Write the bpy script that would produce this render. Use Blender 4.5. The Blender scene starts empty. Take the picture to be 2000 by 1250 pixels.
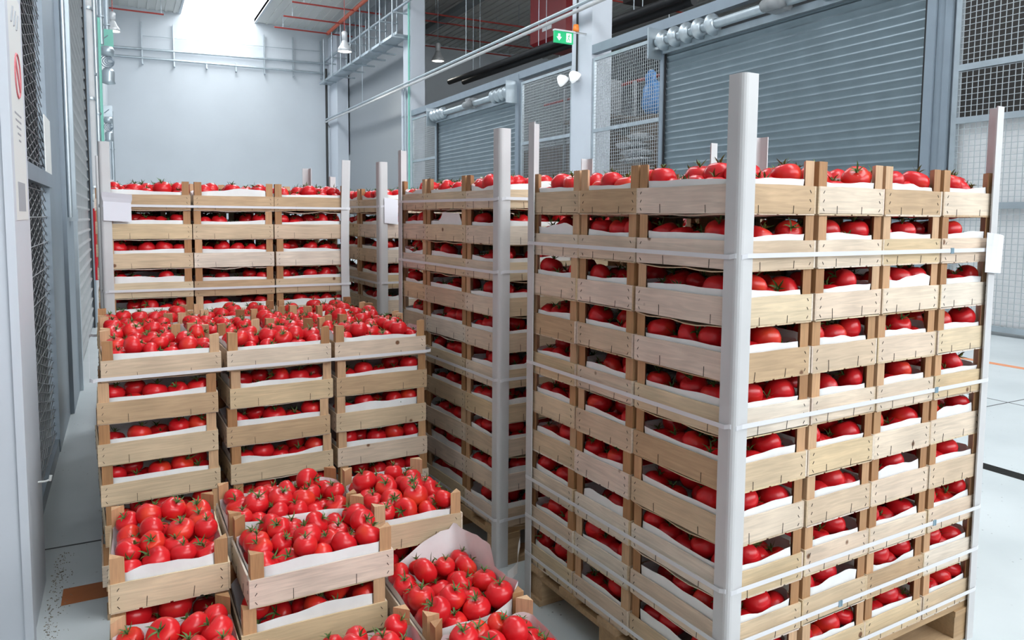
import bpy, math, random
import numpy as np
from mathutils import Matrix, Vector, Euler
random.seed(7); RNG = np.random.default_rng(11)
SC = bpy.context.scene; COL = SC.collection
PI = math.pi
# ------------------------------------------------------------------ camera model
F, CX, CY = 1437.75, 1000.0, 541.5
TILT, ROLL, AZ, CAMH = math.radians(4.616), math.radians(0.426), math.radians(27.852), 1.44
_ct, _st, _ca, _sa = math.cos(TILT), math.sin(TILT), math.cos(AZ), math.sin(AZ)
_cr, _sr = math.cos(ROLL), math.sin(ROLL)
r0 = np.array([_ca, -_sa, 0.0]); u0 = np.array([_sa*_st, _ca*_st, _ct]); FW = np.array([_sa*_ct, _ca*_ct, -_st])
RT = r0*_cr + u0*_sr; UP = u0*_cr - r0*_sr
CAMP = np.array([0, 0, CAMH])
def project(P):
    P = np.asarray(P, float).reshape(-1, 3) - CAMP
    d = P @ FW
    return CX + F*(P @ RT)/d, CY - F*(P @ UP)/d, d
# ------------------------------------------------------------------ helpers
class MB:
    """collects shapes into one mesh"""
    def __init__(s): s.v, s.f, s.m, s.sm = [], [], [], []
    def add(s, vs, fs, mi=0, smooth=False):
        b = len(s.v); s.v += [tuple(map(float, v)) for v in vs]
        for f in fs: s.f.append([b+i for i in f]); s.m.append(mi); s.sm.append(smooth)
    def box(s, x0, x1, y0, y1, z0, z1, mi=0):
        vs = [(x0,y0,z0),(x1,y0,z0),(x1,y1,z0),(x0,y1,z0),(x0,y0,z1),(x1,y0,z1),(x1,y1,z1),(x0,y1,z1)]
        s.add(vs, [(0,3,2,1),(4,5,6,7),(0,1,5,4),(1,2,6,5),(2,3,7,6),(3,0,4,7)], mi)
    def obox(s, M, sx, sy, sz, mi=0):
        vs = [M @ Vector((a*sx/2, b*sy/2, c*sz/2)) for c in (-1,1) for a, b in ((-1,-1),(1,-1),(1,1),(-1,1))]
        s.add(vs, [(0,3,2,1),(4,5,6,7),(0,1,5,4),(1,2,6,5),(2,3,7,6),(3,0,4,7)], mi)
    def prism(s, pts, z0, z1, mi=0):
        n = len(pts); vs = [(x,y,z0) for x,y in pts] + [(x,y,z1) for x,y in pts]
        fs = [tuple(range(n-1,-1,-1)), tuple(range(n,2*n))] + [(i,(i+1)%n,n+(i+1)%n,n+i) for i in range(n)]
        s.add(vs, fs, mi)
    def extrude(s, pts, axis, a, b, mi=0, smooth=False, closed=True):
        """profile pts (u,v) swept along axis 'x' or 'y' between a and b"""
        n = len(pts)
        if axis == 'x': mk = lambda t: [(t,u,v) for u,v in pts]
        elif axis == 'y': mk = lambda t: [(u,t,v) for u,v in pts]
        else: mk = lambda t: [(u,v,t) for u,v in pts]
        vs = mk(a) + mk(b); rng = range(n if closed else n-1)
        s.add(vs, [(i,(i+1)%n,n+(i+1)%n,n+i) for i in rng], mi, smooth)
        if closed: s.add(mk(a), [tuple(range(n))], mi); s.add(mk(b), [tuple(range(n-1,-1,-1))], mi)
    def tube(s, pts, r, seg=8, mi=0, caps=True):
        pts = [Vector(p) for p in pts]; rs = r if isinstance(r, (list, tuple)) else [r]*len(pts)
        vs, fs = [], []; prev = None
        for i, p in enumerate(pts):
            t = (pts[min(i+1,len(pts)-1)] - pts[max(i-1,0)]).normalized()
            a = prev if prev is not None else (Vector((0,0,1)) if abs(t.z) < .9 else Vector((1,0,0)))
            u = t.cross(a).normalized(); w = u.cross(t).normalized(); prev = w
            for k in range(seg):
                q = 2*PI*k/seg; vs.append(p + (u*math.cos(q) + w*math.sin(q))*rs[i])
        for i in range(len(pts)-1):
            for k in range(seg):
                fs.append((i*seg+k, i*seg+(k+1)%seg, (i+1)*seg+(k+1)%seg, (i+1)*seg+k))
        s.add(vs, fs, mi, True)
        if caps:
            s.add(vs[:seg], [tuple(range(seg-1,-1,-1))], mi); s.add(vs[-seg:], [tuple(range(seg))], mi)
    def lathe(s, prof, seg=20, M=None, mi=0):
        M = M or Matrix()
        vs = [M @ Vector((r*math.cos(2*PI*k/seg), r*math.sin(2*PI*k/seg), z)) for r, z in prof for k in range(seg)]
        fs = [(i*seg+k, i*seg+(k+1)%seg, (i+1)*seg+(k+1)%seg, (i+1)*seg+k) for i in range(len(prof)-1) for k in range(seg)]
        s.add(vs, fs, mi, True)
    def mesh(s, name):
        me = bpy.data.meshes.new(name); me.from_pydata(s.v, [], s.f)
        me.polygons.foreach_set('material_index', s.m); me.polygons.foreach_set('use_smooth', s.sm); me.update(); return me
def link(name, me, mats=None, parent=None, loc=(0,0,0), rot=(0,0,0)):
    o = bpy.data.objects.new(name, me); COL.objects.link(o)
    if mats is not None and me is not None:
        for m in (mats if isinstance(mats, (list, tuple)) else [mats]): me.materials.append(m)
    o.location = loc; o.rotation_euler = rot
    if parent is not None: o.parent = parent
    return o
def obj(name, mb, mats, parent=None, loc=(0,0,0), rot=(0,0,0)): return link(name, mb.mesh(name), mats, parent, loc, rot)
USED = {}
def tag(o, label, cat, group=None, kind=None):
    USED[label] = USED.get(label, 0) + 1
    if USED[label] > 1 and group is None: print('DUPLICATE LABEL', label)
    n = len(label.split())
    if n > 16 or n < 4: print('LABEL LENGTH', n, label)
    o['label'] = label; o['category'] = cat
    if group: o['group'] = group
    if kind: o['kind'] = kind
    return o
def thing(name, label, cat, loc=(0,0,0), rz=0, group=None):
    o = bpy.data.objects.new(name, None); COL.objects.link(o); o.location = loc; o.rotation_euler = (0,0,rz)
    o.empty_display_size = .05
    return tag(o, label, cat, group)
def struct(name, mb, mats, label=None, cat=None):
    o = obj(name, mb, mats); o['kind'] = 'structure'
    if label: o['label'] = label
    if cat: o['category'] = cat
    return o
ORD = ['topmost','second','third','fourth','fifth','sixth','seventh','eighth','ninth','lowest']
NTH = ['first','second','third','fourth','fifth','sixth','seventh','eighth']
# ------------------------------------------------------------------ materials
def nmat(name):
    m = bpy.data.materials.new(name); m.use_nodes = True; nt = m.node_tree
    return m, nt, nt.nodes['Principled BSDF']
def plain(name, col, rough=.5, metal=0., noise=0., nscale=8., emis=None, estr=0., bump=0.):
    m, nt, b = nmat(name); b.inputs['Roughness'].default_value = rough; b.inputs['Metallic'].default_value = metal
    c = (*col, 1); b.inputs['Base Color'].default_value = c
    if noise or bump:
        tc = nt.nodes.new('ShaderNodeNewGeometry'); n = nt.nodes.new('ShaderNodeTexNoise')
        n.inputs['Scale'].default_value = nscale; n.inputs['Detail'].default_value = 5
        nt.links.new(tc.outputs['Position'], n.inputs['Vector'])
        if noise:
            r = nt.nodes.new('ShaderNodeValToRGB'); e = r.color_ramp.elements
            e[0].position = .3; e[1].position = .7
            e[0].color = tuple(min(1, x*(1-noise)) for x in col) + (1,); e[1].color = tuple(min(1, x*(1+noise*.5)) for x in col) + (1,)
            nt.links.new(n.outputs['Fac'], r.inputs['Fac']); nt.links.new(r.outputs['Color'], b.inputs['Base Color'])
        if bump:
            bp = nt.nodes.new('ShaderNodeBump'); bp.inputs['Strength'].default_value = bump; bp.inputs['Distance'].default_value = .002
            nt.links.new(n.outputs['Fac'], bp.inputs['Height']); nt.links.new(bp.outputs['Normal'], b.inputs['Normal'])
    if emis: b.inputs['Emission Color'].default_value = (*emis, 1); b.inputs['Emission Strength'].default_value = estr
    return m
def wood(name, pal, axis, grain=(6, 90), knots=True, rough=.62):
    """veneer: per-object tone, streaks along the object's axis, a few knots"""
    m, nt, b = nmat(name); N, L = nt.nodes.new, nt.links.new
    tc = N('ShaderNodeTexCoord'); oi = N('ShaderNodeObjectInfo')
    off = N('ShaderNodeVectorMath'); off.operation = 'ADD'
    mul = N('ShaderNodeMath'); mul.operation = 'MULTIPLY'; mul.inputs[1].default_value = 37.
    L(oi.outputs['Random'], mul.inputs[0]); L(tc.outputs['Object'], off.inputs[0]); L(mul.outputs[0], off.inputs[1])
    mp = N('ShaderNodeMapping'); sc = [grain[1]]*3; sc['xyz'.index(axis)] = grain[0]; mp.inputs['Scale'].default_value = sc
    L(off.outputs[0], mp.inputs['Vector'])
    g = N('ShaderNodeTexNoise'); g.inputs['Scale'].default_value = 1.; g.inputs['Detail'].default_value = 4; g.inputs['Distortion'].default_value = 1.2
    L(mp.outputs[0], g.inputs['Vector'])
    big = N('ShaderNodeTexNoise'); big.inputs['Scale'].default_value = 7.; big.inputs['Detail'].default_value = 2; L(off.outputs[0], big.inputs['Vector'])
    tone = N('ShaderNodeValToRGB'); e = tone.color_ramp.elements
    e[0].position, e[0].color = 0, (*pal[0], 1); e[1].position, e[1].color = 1, (*pal[-1], 1)
    for i, c in enumerate(pal[1:-1]):
        k = tone.color_ramp.elements.new((i+1)/(len(pal)-1)); k.color = (*c, 1)
    tone.color_ramp.interpolation = 'CONSTANT'
    L(oi.outputs['Random'], tone.inputs['Fac'])
    gr = N('ShaderNodeMapRange'); gr.inputs['From Min'].default_value = .3; gr.inputs['From Max'].default_value = .75
    gr.inputs['To Min'].default_value = 1.06; gr.inputs['To Max'].default_value = .78; L(g.outputs['Fac'], gr.inputs['Value'])
    br = N('ShaderNodeMapRange'); br.inputs['From Min'].default_value = .3; br.inputs['From Max'].default_value = .7
    br.inputs['To Min'].default_value = 1.06; br.inputs['To Max'].default_value = .88; L(big.outputs['Fac'], br.inputs['Value'])
    mm = N('ShaderNodeMath'); mm.operation = 'MULTIPLY'; L(gr.outputs[0], mm.inputs[0]); L(br.outputs[0], mm.inputs[1])
    cm = N('ShaderNodeVectorMath'); cm.operation = 'SCALE'; L(tone.outputs['Color'], cm.inputs[0]); L(mm.outputs[0], cm.inputs['Scale'])
    last = cm.outputs[0]
    if knots:
        vo = N('ShaderNodeTexVoronoi'); vo.inputs['Scale'].default_value = 6.5; L(off.outputs[0], vo.inputs['Vector'])
        kr = N('ShaderNodeMapRange'); kr.inputs['From Min'].default_value = .045; kr.inputs['From Max'].default_value = .075
        kr.inputs['To Min'].default_value = 1; kr.inputs['To Max'].default_value = 0; L(vo.outputs['Distance'], kr.inputs['Value'])
        mx = N('ShaderNodeMix'); mx.data_type = 'RGBA'; mx.inputs['B'].default_value = (.16, .07, .03, 1)
        L(kr.outputs[0], mx.inputs['Factor']); L(last, mx.inputs['A']); last = mx.outputs['Result']
    L(last, b.inputs['Base Color']); b.inputs['Roughness'].default_value = rough
    bp = N('ShaderNodeBump'); bp.inputs['Strength'].default_value = .25; bp.inputs['Distance'].default_value = .001
    L(g.outputs['Fac'], bp.inputs['Height']); L(bp.outputs['Normal'], b.inputs['Normal'])
    return m
PALE = [(.64,.49,.35), (.73,.60,.47), (.66,.50,.31), (.76,.66,.55), (.54,.37,.22), (.72,.57,.44), (.63,.48,.32), (.75,.61,.51), (.70,.56,.38), (.69,.53,.42)]
POSTP = [(.46,.25,.115), (.56,.32,.165), (.40,.20,.085), (.60,.38,.22), (.50,.28,.135)]
M_WX = wood('pale_veneer_x', PALE, 'x'); M_WY = wood('pale_veneer_y', PALE, 'y')
M_PO = wood('corner_post_wood', POSTP, 'z', (8, 120), knots=False)
M_PAL = wood('pallet_wood', [(.42,.27,.14), (.52,.35,.2), (.37,.23,.12)], 'x', (5, 60))
M_STAPLE = plain('dark_staple', (.045,.04,.035), .4, .8)
M_PAPER = plain('white_paper', (.80,.80,.80), .75, 0, .05, 20, bump=.4)
M_NOTE = plain('note_paper', (.74,.74,.80), .7)
M_CARD = plain('white_cardboard_post', (.57,.565,.57), .5, 0, .06, 5)
M_STRAP = plain('white_strapping', (.68,.68,.71), .3)
M_SEAL = plain('strap_seal', (.25,.38,.46), .4)
M_CALYX = plain('calyx_green', (.075,.15,.03), .6, 0, .4, 60)
M_STEM = plain('stem_green', (.16,.20,.06), .6)
def tomato_mat():
    m, nt, b = nmat('tomato_skin'); N, L = nt.nodes.new, nt.links.new
    g = N('ShaderNodeNewGeometry'); oi = N('ShaderNodeObjectInfo')
    n = N('ShaderNodeTexNoise'); n.inputs['Scale'].default_value = 16.; n.inputs['Detail'].default_value = 1
    L(g.outputs['Position'], n.inputs['Vector'])
    ad = N('ShaderNodeMath'); ad.operation = 'MULTIPLY_ADD'; ad.inputs[1].default_value = .35; L(oi.outputs['Random'], ad.inputs[0]); L(n.outputs['Fac'], ad.inputs[2])
    r = N('ShaderNodeValToRGB'); e = r.color_ramp.elements
    e[0].position, e[0].color = .35, (.56,.010,.016,1); e[1].position, e[1].color = 1.0, (.68,.045,.018,1)
    k = e.new(.75); k.color = (.62,.014,.018,1)
    L(ad.outputs[0], r.inputs['Fac']); L(r.outputs['Color'], b.inputs['Base Color'])
    b.inputs['Roughness'].default_value = .27; b.inputs['IOR'].default_value = 1.45
    b.inputs['Subsurface Weight'].default_value = 0.0
    return m
M_TOM = tomato_mat()
M_WALL = plain('painted_panel_wall', (.58,.62,.66), .6, 0, .04, .6)
M_WALLR = plain('grey_panel_wall', (.27,.29,.31), .6)
M_COLUMN = plain('white_painted_column', (.60,.64,.70), .5, 0, .03, 2)
M_STEELP = plain('grey_painted_steel', (.25,.30,.35), .45, .25, .06, 3)
M_GALV = plain('galvanised_steel', (.50,.56,.60), .38, .75, .12, 4)
M_SLAT = plain('galvanised_slats', (.19,.24,.27), .36, .45, .10, 3)
M_SLATL = plain('grey_shutter_slats', (.40,.40,.40), .45, .4, .1, 3)
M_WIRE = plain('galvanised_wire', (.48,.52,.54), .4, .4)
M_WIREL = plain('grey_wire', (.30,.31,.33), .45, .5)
M_CEIL = plain('roof_deck', (.62,.62,.60), .6)
M_BEAM = plain('roof_beam', (.30,.31,.31), .6)
M_RED = plain('red_painted_pipe', (.42,.045,.035), .45)
M_ORPIPE = plain('orange_red_pipe', (.60,.10,.04), .45)
M_BLACK = plain('black_pipe_lagging', (.012,.012,.014), .6)
M_HEAT = plain('dark_red_enamel', (.20,.008,.012), .4)
M_DARK = plain('near_black_fill', (.05,.045,.042), .8)  # near-black that stands in for unlit space behind gate and fence
M_BROWN = plain('cardboard_brown', (.17,.135,.11), .8, 0, .2, 3)
M_SHELFW = plain('grey_wrap', (.27,.28,.29), .45, 0, .2, 6)
M_BLUE = plain('blue_plastic', (.10,.30,.66), .3, 0, .35, 9)
M_BAG = plain('white_bags', (.62,.63,.66), .4, 0, .1, 6)
M_GREEN = plain('exit_green', (.0,.36,.13), .4, emis=(.0,.36,.13), estr=.5)
M_SIGNW = plain('sign_white', (.9,.9,.9), .4, emis=(.9,.9,.9), estr=.4)
M_ORANGE = plain('orange_beacon', (.85,.22,.02), .35)
M_MINT = plain('mint_green_paint', (.22,.58,.47), .4)
M_LAMP = plain('lamp_enamel', (.62,.63,.64), .4, .3)
M_GLOW = plain('lamp_glow', (1,.97,.9), .5, emis=(1,.96,.88), estr=6)
M_SKY = plain('skylight_glow', (1,1,1), .5, emis=(.93,.97,1), estr=7.5)
M_TAPE = plain('orange_floor_tape', (.42,.13,.035), .55, 0, .15, 9)
M_LINE = plain('orange_floor_line', (.72,.27,.12), .55)
M_DRAIN = plain('drain_grate', (.05,.05,.05), .5, .5)
M_GAP = plain('dark_joint', (.10,.10,.10), .8)
M_GRIT = plain('grit_debris', (.30,.27,.22), .9, 0, .5, 80)
M_STICK = plain('sticker_white', (.74,.76,.74), .5)
M_INK = plain('sticker_ink', (.35,.37,.40), .6)
M_INKR = plain('sticker_red', (.62,.18,.2), .6)
M_REDW = plain('signal_red', (.55,.02,.03), .4)
M_SKYB = plain('rear_skylight_glow', (1,1,1), .5, emis=(.93,.97,1), estr=6.5)
def floor_mat():
    m, nt, b = nmat('epoxy_floor'); N, L = nt.nodes.new, nt.links.new
    g = N('ShaderNodeNewGeometry')
    n1 = N('ShaderNodeTexNoise'); n1.inputs['Scale'].default_value = 1.3; n1.inputs['Detail'].default_value = 5
    vo = N('ShaderNodeTexVoronoi'); vo.inputs['Scale'].default_value = 26; vo.inputs['Randomness'].default_value = 1
    n2 = N('ShaderNodeTexNoise'); n2.inputs['Scale'].default_value = 5.6
    for x in (n1, vo, n2): L(g.outputs['Position'], x.inputs['Vector'])
    r = N('ShaderNodeValToRGB'); e = r.color_ramp.elements
    e[0].position, e[0].color = .3, (.48,.52,.53,1); e[1].position, e[1].color = .7, (.60,.64,.65,1); L(n1.outputs['Fac'], r.inputs['Fac'])
    s = N('ShaderNodeMapRange'); s.inputs['From Min'].default_value = .07; s.inputs['From Max'].default_value = .13; s.inputs['To Min'].default_value = .75; s.inputs['To Max'].default_value = 0
    L(vo.outputs['Distance'], s.inputs['Value'])
    t = N('ShaderNodeMapRange'); t.inputs['From Min'].default_value = .5; t.inputs['From Max'].default_value = .62; L(n2.outputs['Fac'], t.inputs['Value'])
    mu = N('ShaderNodeMath'); mu.operation = 'MULTIPLY'; L(s.outputs[0], mu.inputs[0]); L(t.outputs[0], mu.inputs[1])
    mx = N('ShaderNodeMix'); mx.data_type = 'RGBA'; mx.inputs['B'].default_value = (.12,.12,.12,1)
    L(mu.outputs[0], mx.inputs['Factor']); L(r.outputs['Color'], mx.inputs['A']); L(mx.outputs['Result'], b.inputs['Base Color'])
    b.inputs['Roughness'].default_value = .33
    return m
M_FLOOR = floor_mat()
# ------------------------------------------------------------------ tomatoes
def tomato_mesh(name, seed, seg, rings, sep, hi):
    rg = random.Random(seed); ribs = rg.choice([4, 5, 6]); amp = rg.uniform(.01, .05); ph = rg.uniform(0, 6); sq = rg.uniform(.74, .88)
    wob = rg.uniform(.0, .05); wp = rg.uniform(0, 6)
    body, cal = MB(), MB(); vs = []
    def surf(th, q):
        s = math.sin(th); dim = math.exp(-(th/.42)**2)
        rr = (s**.93) * (1 + amp*math.cos(ribs*q+ph)*max(0, math.cos(th*.8))**1 + wob*math.cos(2*q+wp))
        z = sq*math.cos(th) - .30*dim*sq + .05*math.cos(th)
        return (rr*math.cos(q), rr*math.sin(q), z)
    ths = [PI*(i/rings) for i in range(rings+1)]
    for th in ths[1:-1]:
        for k in range(seg): vs.append(surf(th, 2*PI*k/seg))
    nt = len(vs); vs += [surf(0.001, 0), surf(PI-.001, 0)]
    fs = [(i*seg+k, (i+1)*seg+k, (i+1)*seg+(k+1)%seg, i*seg+(k+1)%seg) for i in range(rings-2) for k in range(seg)]
    fs += [(nt, k, (k+1)%seg) for k in range(seg)] + [(nt+1, (rings-2)*seg+(k+1)%seg, (rings-2)*seg+k) for k in range(seg)]
    body.add(vs, fs, 0, True)
    zc = surf(.05, 0)[2]
    for k in range(sep):                                   # pointed sepals that arch over the shoulder
        q = 2*PI*k/sep + rg.uniform(-.25, .25); ln = rg.uniform(.42, .72); lift = rg.uniform(.02, .42)
        n = 4 if hi else 2; row = []
        for i in range(n+1):
            t = i/n; rad = .04 + ln*t; w = .085*(1-t)**.7*(.6+1.2*t if t < .4 else 1.05) + .004
            zz = zc + .10 + .22*math.sin(t*2.2) + lift*t*t
            c, s = math.cos(q+.25*t*t), math.sin(q+.25*t*t)
            row += [(rad*c - w*s, rad*s + w*c, zz), (rad*c, rad*s, zz-.035*(1-t)), (rad*c + w*s, rad*s - w*c, zz)]
        fs = []
        for i in range(n):
            a = i*3; fs += [(a, a+1, a+4, a+3), (a+1, a+2, a+5, a+4)]
        cal.add(row, fs, 0, True)
    a = rg.uniform(0, 6)
    cal.tube([(0,0,zc-.02), (.02*math.cos(a), .02*math.sin(a), zc+.2), (.12*math.cos(a), .12*math.sin(a), zc+.36)], [.07, .05, .055], 6 if hi else 4, 0)
    return body, cal
HI = [tomato_mesh('t', 100+i, 22, 13, rng_, True) for i, rng_ in enumerate([5, 6, 5, 6, 7, 5, 6, 5])]
LO = [tomato_mesh('t', 100+i, 12, 7, rng_, False) for i, rng_ in enumerate([5, 6, 5, 6, 7, 5, 6, 5])]
HI_B, HI_C = [], []
for i, (b, c) in enumerate(HI):
    mb_ = b.mesh('tomato'); mb_.materials.append(M_TOM); HI_B.append(mb_)
    mc_ = c.mesh('calyx'); mc_.materials.append(M_CALYX); HI_C.append(mc_)
def packing(nx, ny, lx, ly, zc, seed, mound=0., up=.022, stag=0., r0=.036, r1=.0455):
    """jittered grid of spheres relaxed inside the crate; keeps (column, row) of each"""
    rg = np.random.default_rng(seed); P, R, IJ = [], [], []
    for j in range(ny):
        for i in range(nx):
            r = rg.uniform(r0, r1)
            x = (i+.5+(.25 if j % 2 else -.25)*stag)/nx*lx - lx/2 + rg.uniform(-.012,.012); y = (j+.5)/ny*ly - ly/2 + rg.uniform(-.012,.012)
            P.append((x, y, zc + rg.uniform(-.013,.015) + mound*(1-(2*x/lx)**2)*(1-(2*y/ly)**2))); R.append(r); IJ.append((i, j))
    P, R = np.array(P), np.array(R)
    for _ in range(40):
        d = P[:,None]-P[None]; ds = np.linalg.norm(d, axis=2)+np.eye(len(P)); need = (R[:,None]+R[None])*.955
        ov = np.clip(need-ds, 0, None)*(1-np.eye(len(P))); push = (d/ds[...,None]*ov[...,None]*.35)
        push[...,2] *= .35; P += push.sum(1)
        P[:,0] = np.clip(P[:,0], -lx/2+R, lx/2-R); P[:,1] = np.clip(P[:,1], -ly/2+R, ly/2-R)
        P[:,2] = np.clip(P[:,2], zc-.018, zc+up+mound)
    return P, R, IJ
LX, LY = .366, .266
PK_ST = [packing(5, 4, LX, LY, .076, 50+i, 0., .024) for i in range(7)]
PK_OP = [packing(6, 4, LX, LY, .088, 80+i, .006, .024, 1., .031, .040) for i in range(9)]
PK_HI = [packing(6, 4, LX, LY, .094, 180+i, .006, .026, 1., .0315, .041) for i in range(9)]
PK_TOP = [packing(5, 4, LX, LY, .087, 280+i, .0, .020, 1.) for i in range(9)]
PK_LO = [packing(4, 3, LX-.01, LY-.01, .040, 120+i) for i in range(3)]
TOMS = []     # (pos, radius, R3x3, variant, label or None)
def rand_rot(rg, tilt):
    ax = rg.normal(size=3); ax[2] = 0; ax /= np.linalg.norm(ax)+1e-9
    return np.array((Matrix.Rotation(tilt, 3, Vector(ax)) @ Matrix.Rotation(rg.uniform(0, 6.28), 3, 'Z')))
# ------------------------------------------------------------------ crates
BH, BT, CH = .078, .005, .146
def board_mesh(length, axis, seed):
    """one side board with its wire staples and nails; outer face towards -y (axis x) or -x (axis y)"""
    rg = random.Random(seed); mb = MB(); n = 6; h = length/2
    sag = rg.uniform(-.0025, .0015); tp = rg.uniform(-.002, .002)
    lo, hi = [], []
    for i in range(n+1):
        t = -h + length*i/n; u = 1-(t/h)**2
        lo.append((t, .0035 + sag*u)); hi.append((t, .0035+BH-.0035 + tp*u*.6 + rg.uniform(-.0008,.0008)))
    for i in range(n):
        (a, z0), (b, z1) = lo[i], lo[i+1]; (_, z3), (_, z2) = hi[i], hi[i+1]
        vs = [(a,-BT/2,z0),(b,-BT/2,z1),(b,-BT/2,z2),(a,-BT/2,z3),(a,BT/2,z0),(b,BT/2,z1),(b,BT/2,z2),(a,BT/2,z3)]
        fs = [(0,1,2,3),(7,6,5,4),(3,2,6,7),(4,5,1,0)]
        if i == 0: fs.append((0,3,7,4))
        if i == n-1: fs.append((1,5,6,2))
        mb.add(vs, fs, 0)
    for c in ((-.22, .24) if length > .35 else (-.23, .2)):
        x = c*length + rg.uniform(-.015,.015); ln = rg.uniform(.02,.03); an = rg.uniform(-.12,.12)
        mb.obox(Matrix.Translation((x, -BT/2-.0004, .004+ln/2)) @ Matrix.Rotation(an, 4, 'Y'), .0012, .0014, ln, 1)
    for sx in (-1, 1):
        for k in range(3):
            M = Matrix.Translation((sx*(h-.017), -BT/2-.0004, .015+.024*k)) @ Matrix.Rotation(.6*sx*(-1 if k else 1), 4, 'Y')
            mb.obox(M, .0015, .0012, .009, 1)
    if axis == 'y':
        mb.v = [(y, -x, z) for x, y, z in mb.v]
    return mb.mesh('side_board')
OL, OW = .394, .294
BX = [board_mesh(OL, 'x', i) for i in range(5)]; BY = [board_mesh(OW-2*BT-.001, 'y', 20+i) for i in range(5)]
for m in BX: m.materials.append(M_WX); m.materials.append(M_STAPLE)
for m in BY: m.materials.append(M_WY); m.materials.append(M_STAPLE)
mb = MB(); mb.prism([(0,0),(.034,0),(0,.034)], .0035, CH-.0005); POSTM = mb.mesh('corner_post'); POSTM.materials.append(M_PO)
def slats_mesh(seed):
    rg = random.Random(seed); mb = MB()
    for k in range(4):
        w = OW/4-.008; y0 = -OW/2 + k*OW/4 + .004; n = 8; s = rg.choice([.002, .004, .007, .011]); ph = rg.uniform(0, 1)
        for i in range(n):
            xa, xb = -OL/2+OL*i/n, -OL/2+OL*(i+1)/n
            z = lambda x: -s*abs(math.sin(2*PI*(x/OL+ph*.5)))*(1-(2*x/OL)**4)
            za, zb = z(xa), z(xb)
            mb.add([(xa,y0,za),(xb,y0,zb),(xb,y0+w,zb),(xa,y0+w,za),(xa,y0,za+.003),(xb,y0,zb+.003),(xb,y0+w,zb+.003),(xa,y0+w,za+.003)],
                   [(0,3,2,1),(4,5,6,7),(0,1,5,4),(2,3,7,6),(1,2,6,5),(3,0,4,7)])
    for sx in (-1, 1): mb.box(sx*(OL/2-.012)-.012, sx*(OL/2-.012)+.012, -OW/2+.006, OW/2-.006, .003, .006)
    return mb.mesh('bottom_slats')
SLATS = [slats_mesh(i) for i in range(4)]
for m in SLATS: m.materials.append(M_WX)
def liner_mesh(seed, lo=.088, hi=.101, flap=None):
    """paper tray: floor and wavy upstanding rim, corners cut off by the posts"""
    rg = random.Random(seed); a, b, c = OL/2-BT-.0025, OW/2-BT-.0025, .036
    loop = [(-a+c,-b),(a-c,-b),(a,-b+c),(a,b-c),(a-c,b),(-a+c,b),(-a,b-c),(-a,-b+c)]
    pts = []
    for i in range(8):
        p, q = loop[i], loop[(i+1)%8]; n = 12 if i % 2 == 0 else 4
        for k in range(n): t = k/n; pts.append((p[0]+(q[0]-p[0])*t, p[1]+(q[1]-p[1])*t, i, t))
    fr = [rg.uniform(0, 6) for _ in range(6)]; n = len(pts); mb = MB(); vs = []
    mid, am = (lo+hi)/2, (hi-lo)/2
    for lev in range(4):
        for i, (x, y, sd, t) in enumerate(pts):
            q = 2*PI*i/n
            top = mid + am*(.6*math.sin(2*q+fr[0]) + .3*math.sin(5*q+fr[1]) + .12*math.sin(13*q+fr[2]))
            if flap and flap[0] == sd: top += flap[1]*min(1, max(0, (t-flap[2])/.12))*(1 if t < .93 else .6)
            z = [.006, .045, .078, top][lev]; ins = [.05, .006, .0, .0][lev] + (.002*math.sin(5*q+fr[3]) if lev == 3 else 0)
            r = math.hypot(x, y); vs.append((x-ins*x/r, y-ins*y/r, z))
    fs = [(l*n+i, l*n+(i+1)%n, (l+1)*n+(i+1)%n, (l+1)*n+i) for l in range(3) for i in range(n)] + [tuple(range(n-1,-1,-1))]
    mb.add(vs, fs, 0, True); return mb.mesh('paper_liner')
LIN = [liner_mesh(i) for i in range(8)] + [liner_mesh(30+i, .084, .118) for i in range(3)] + [liner_mesh(40, .088, .102, (0, .04, .3)), liner_mesh(41, .088, .1, (4, .035, .35))]
LIN_BIG = liner_mesh(60, .095, .118)
for m in LIN + [LIN_BIG]: m.materials.append(M_PAPER)
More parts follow.
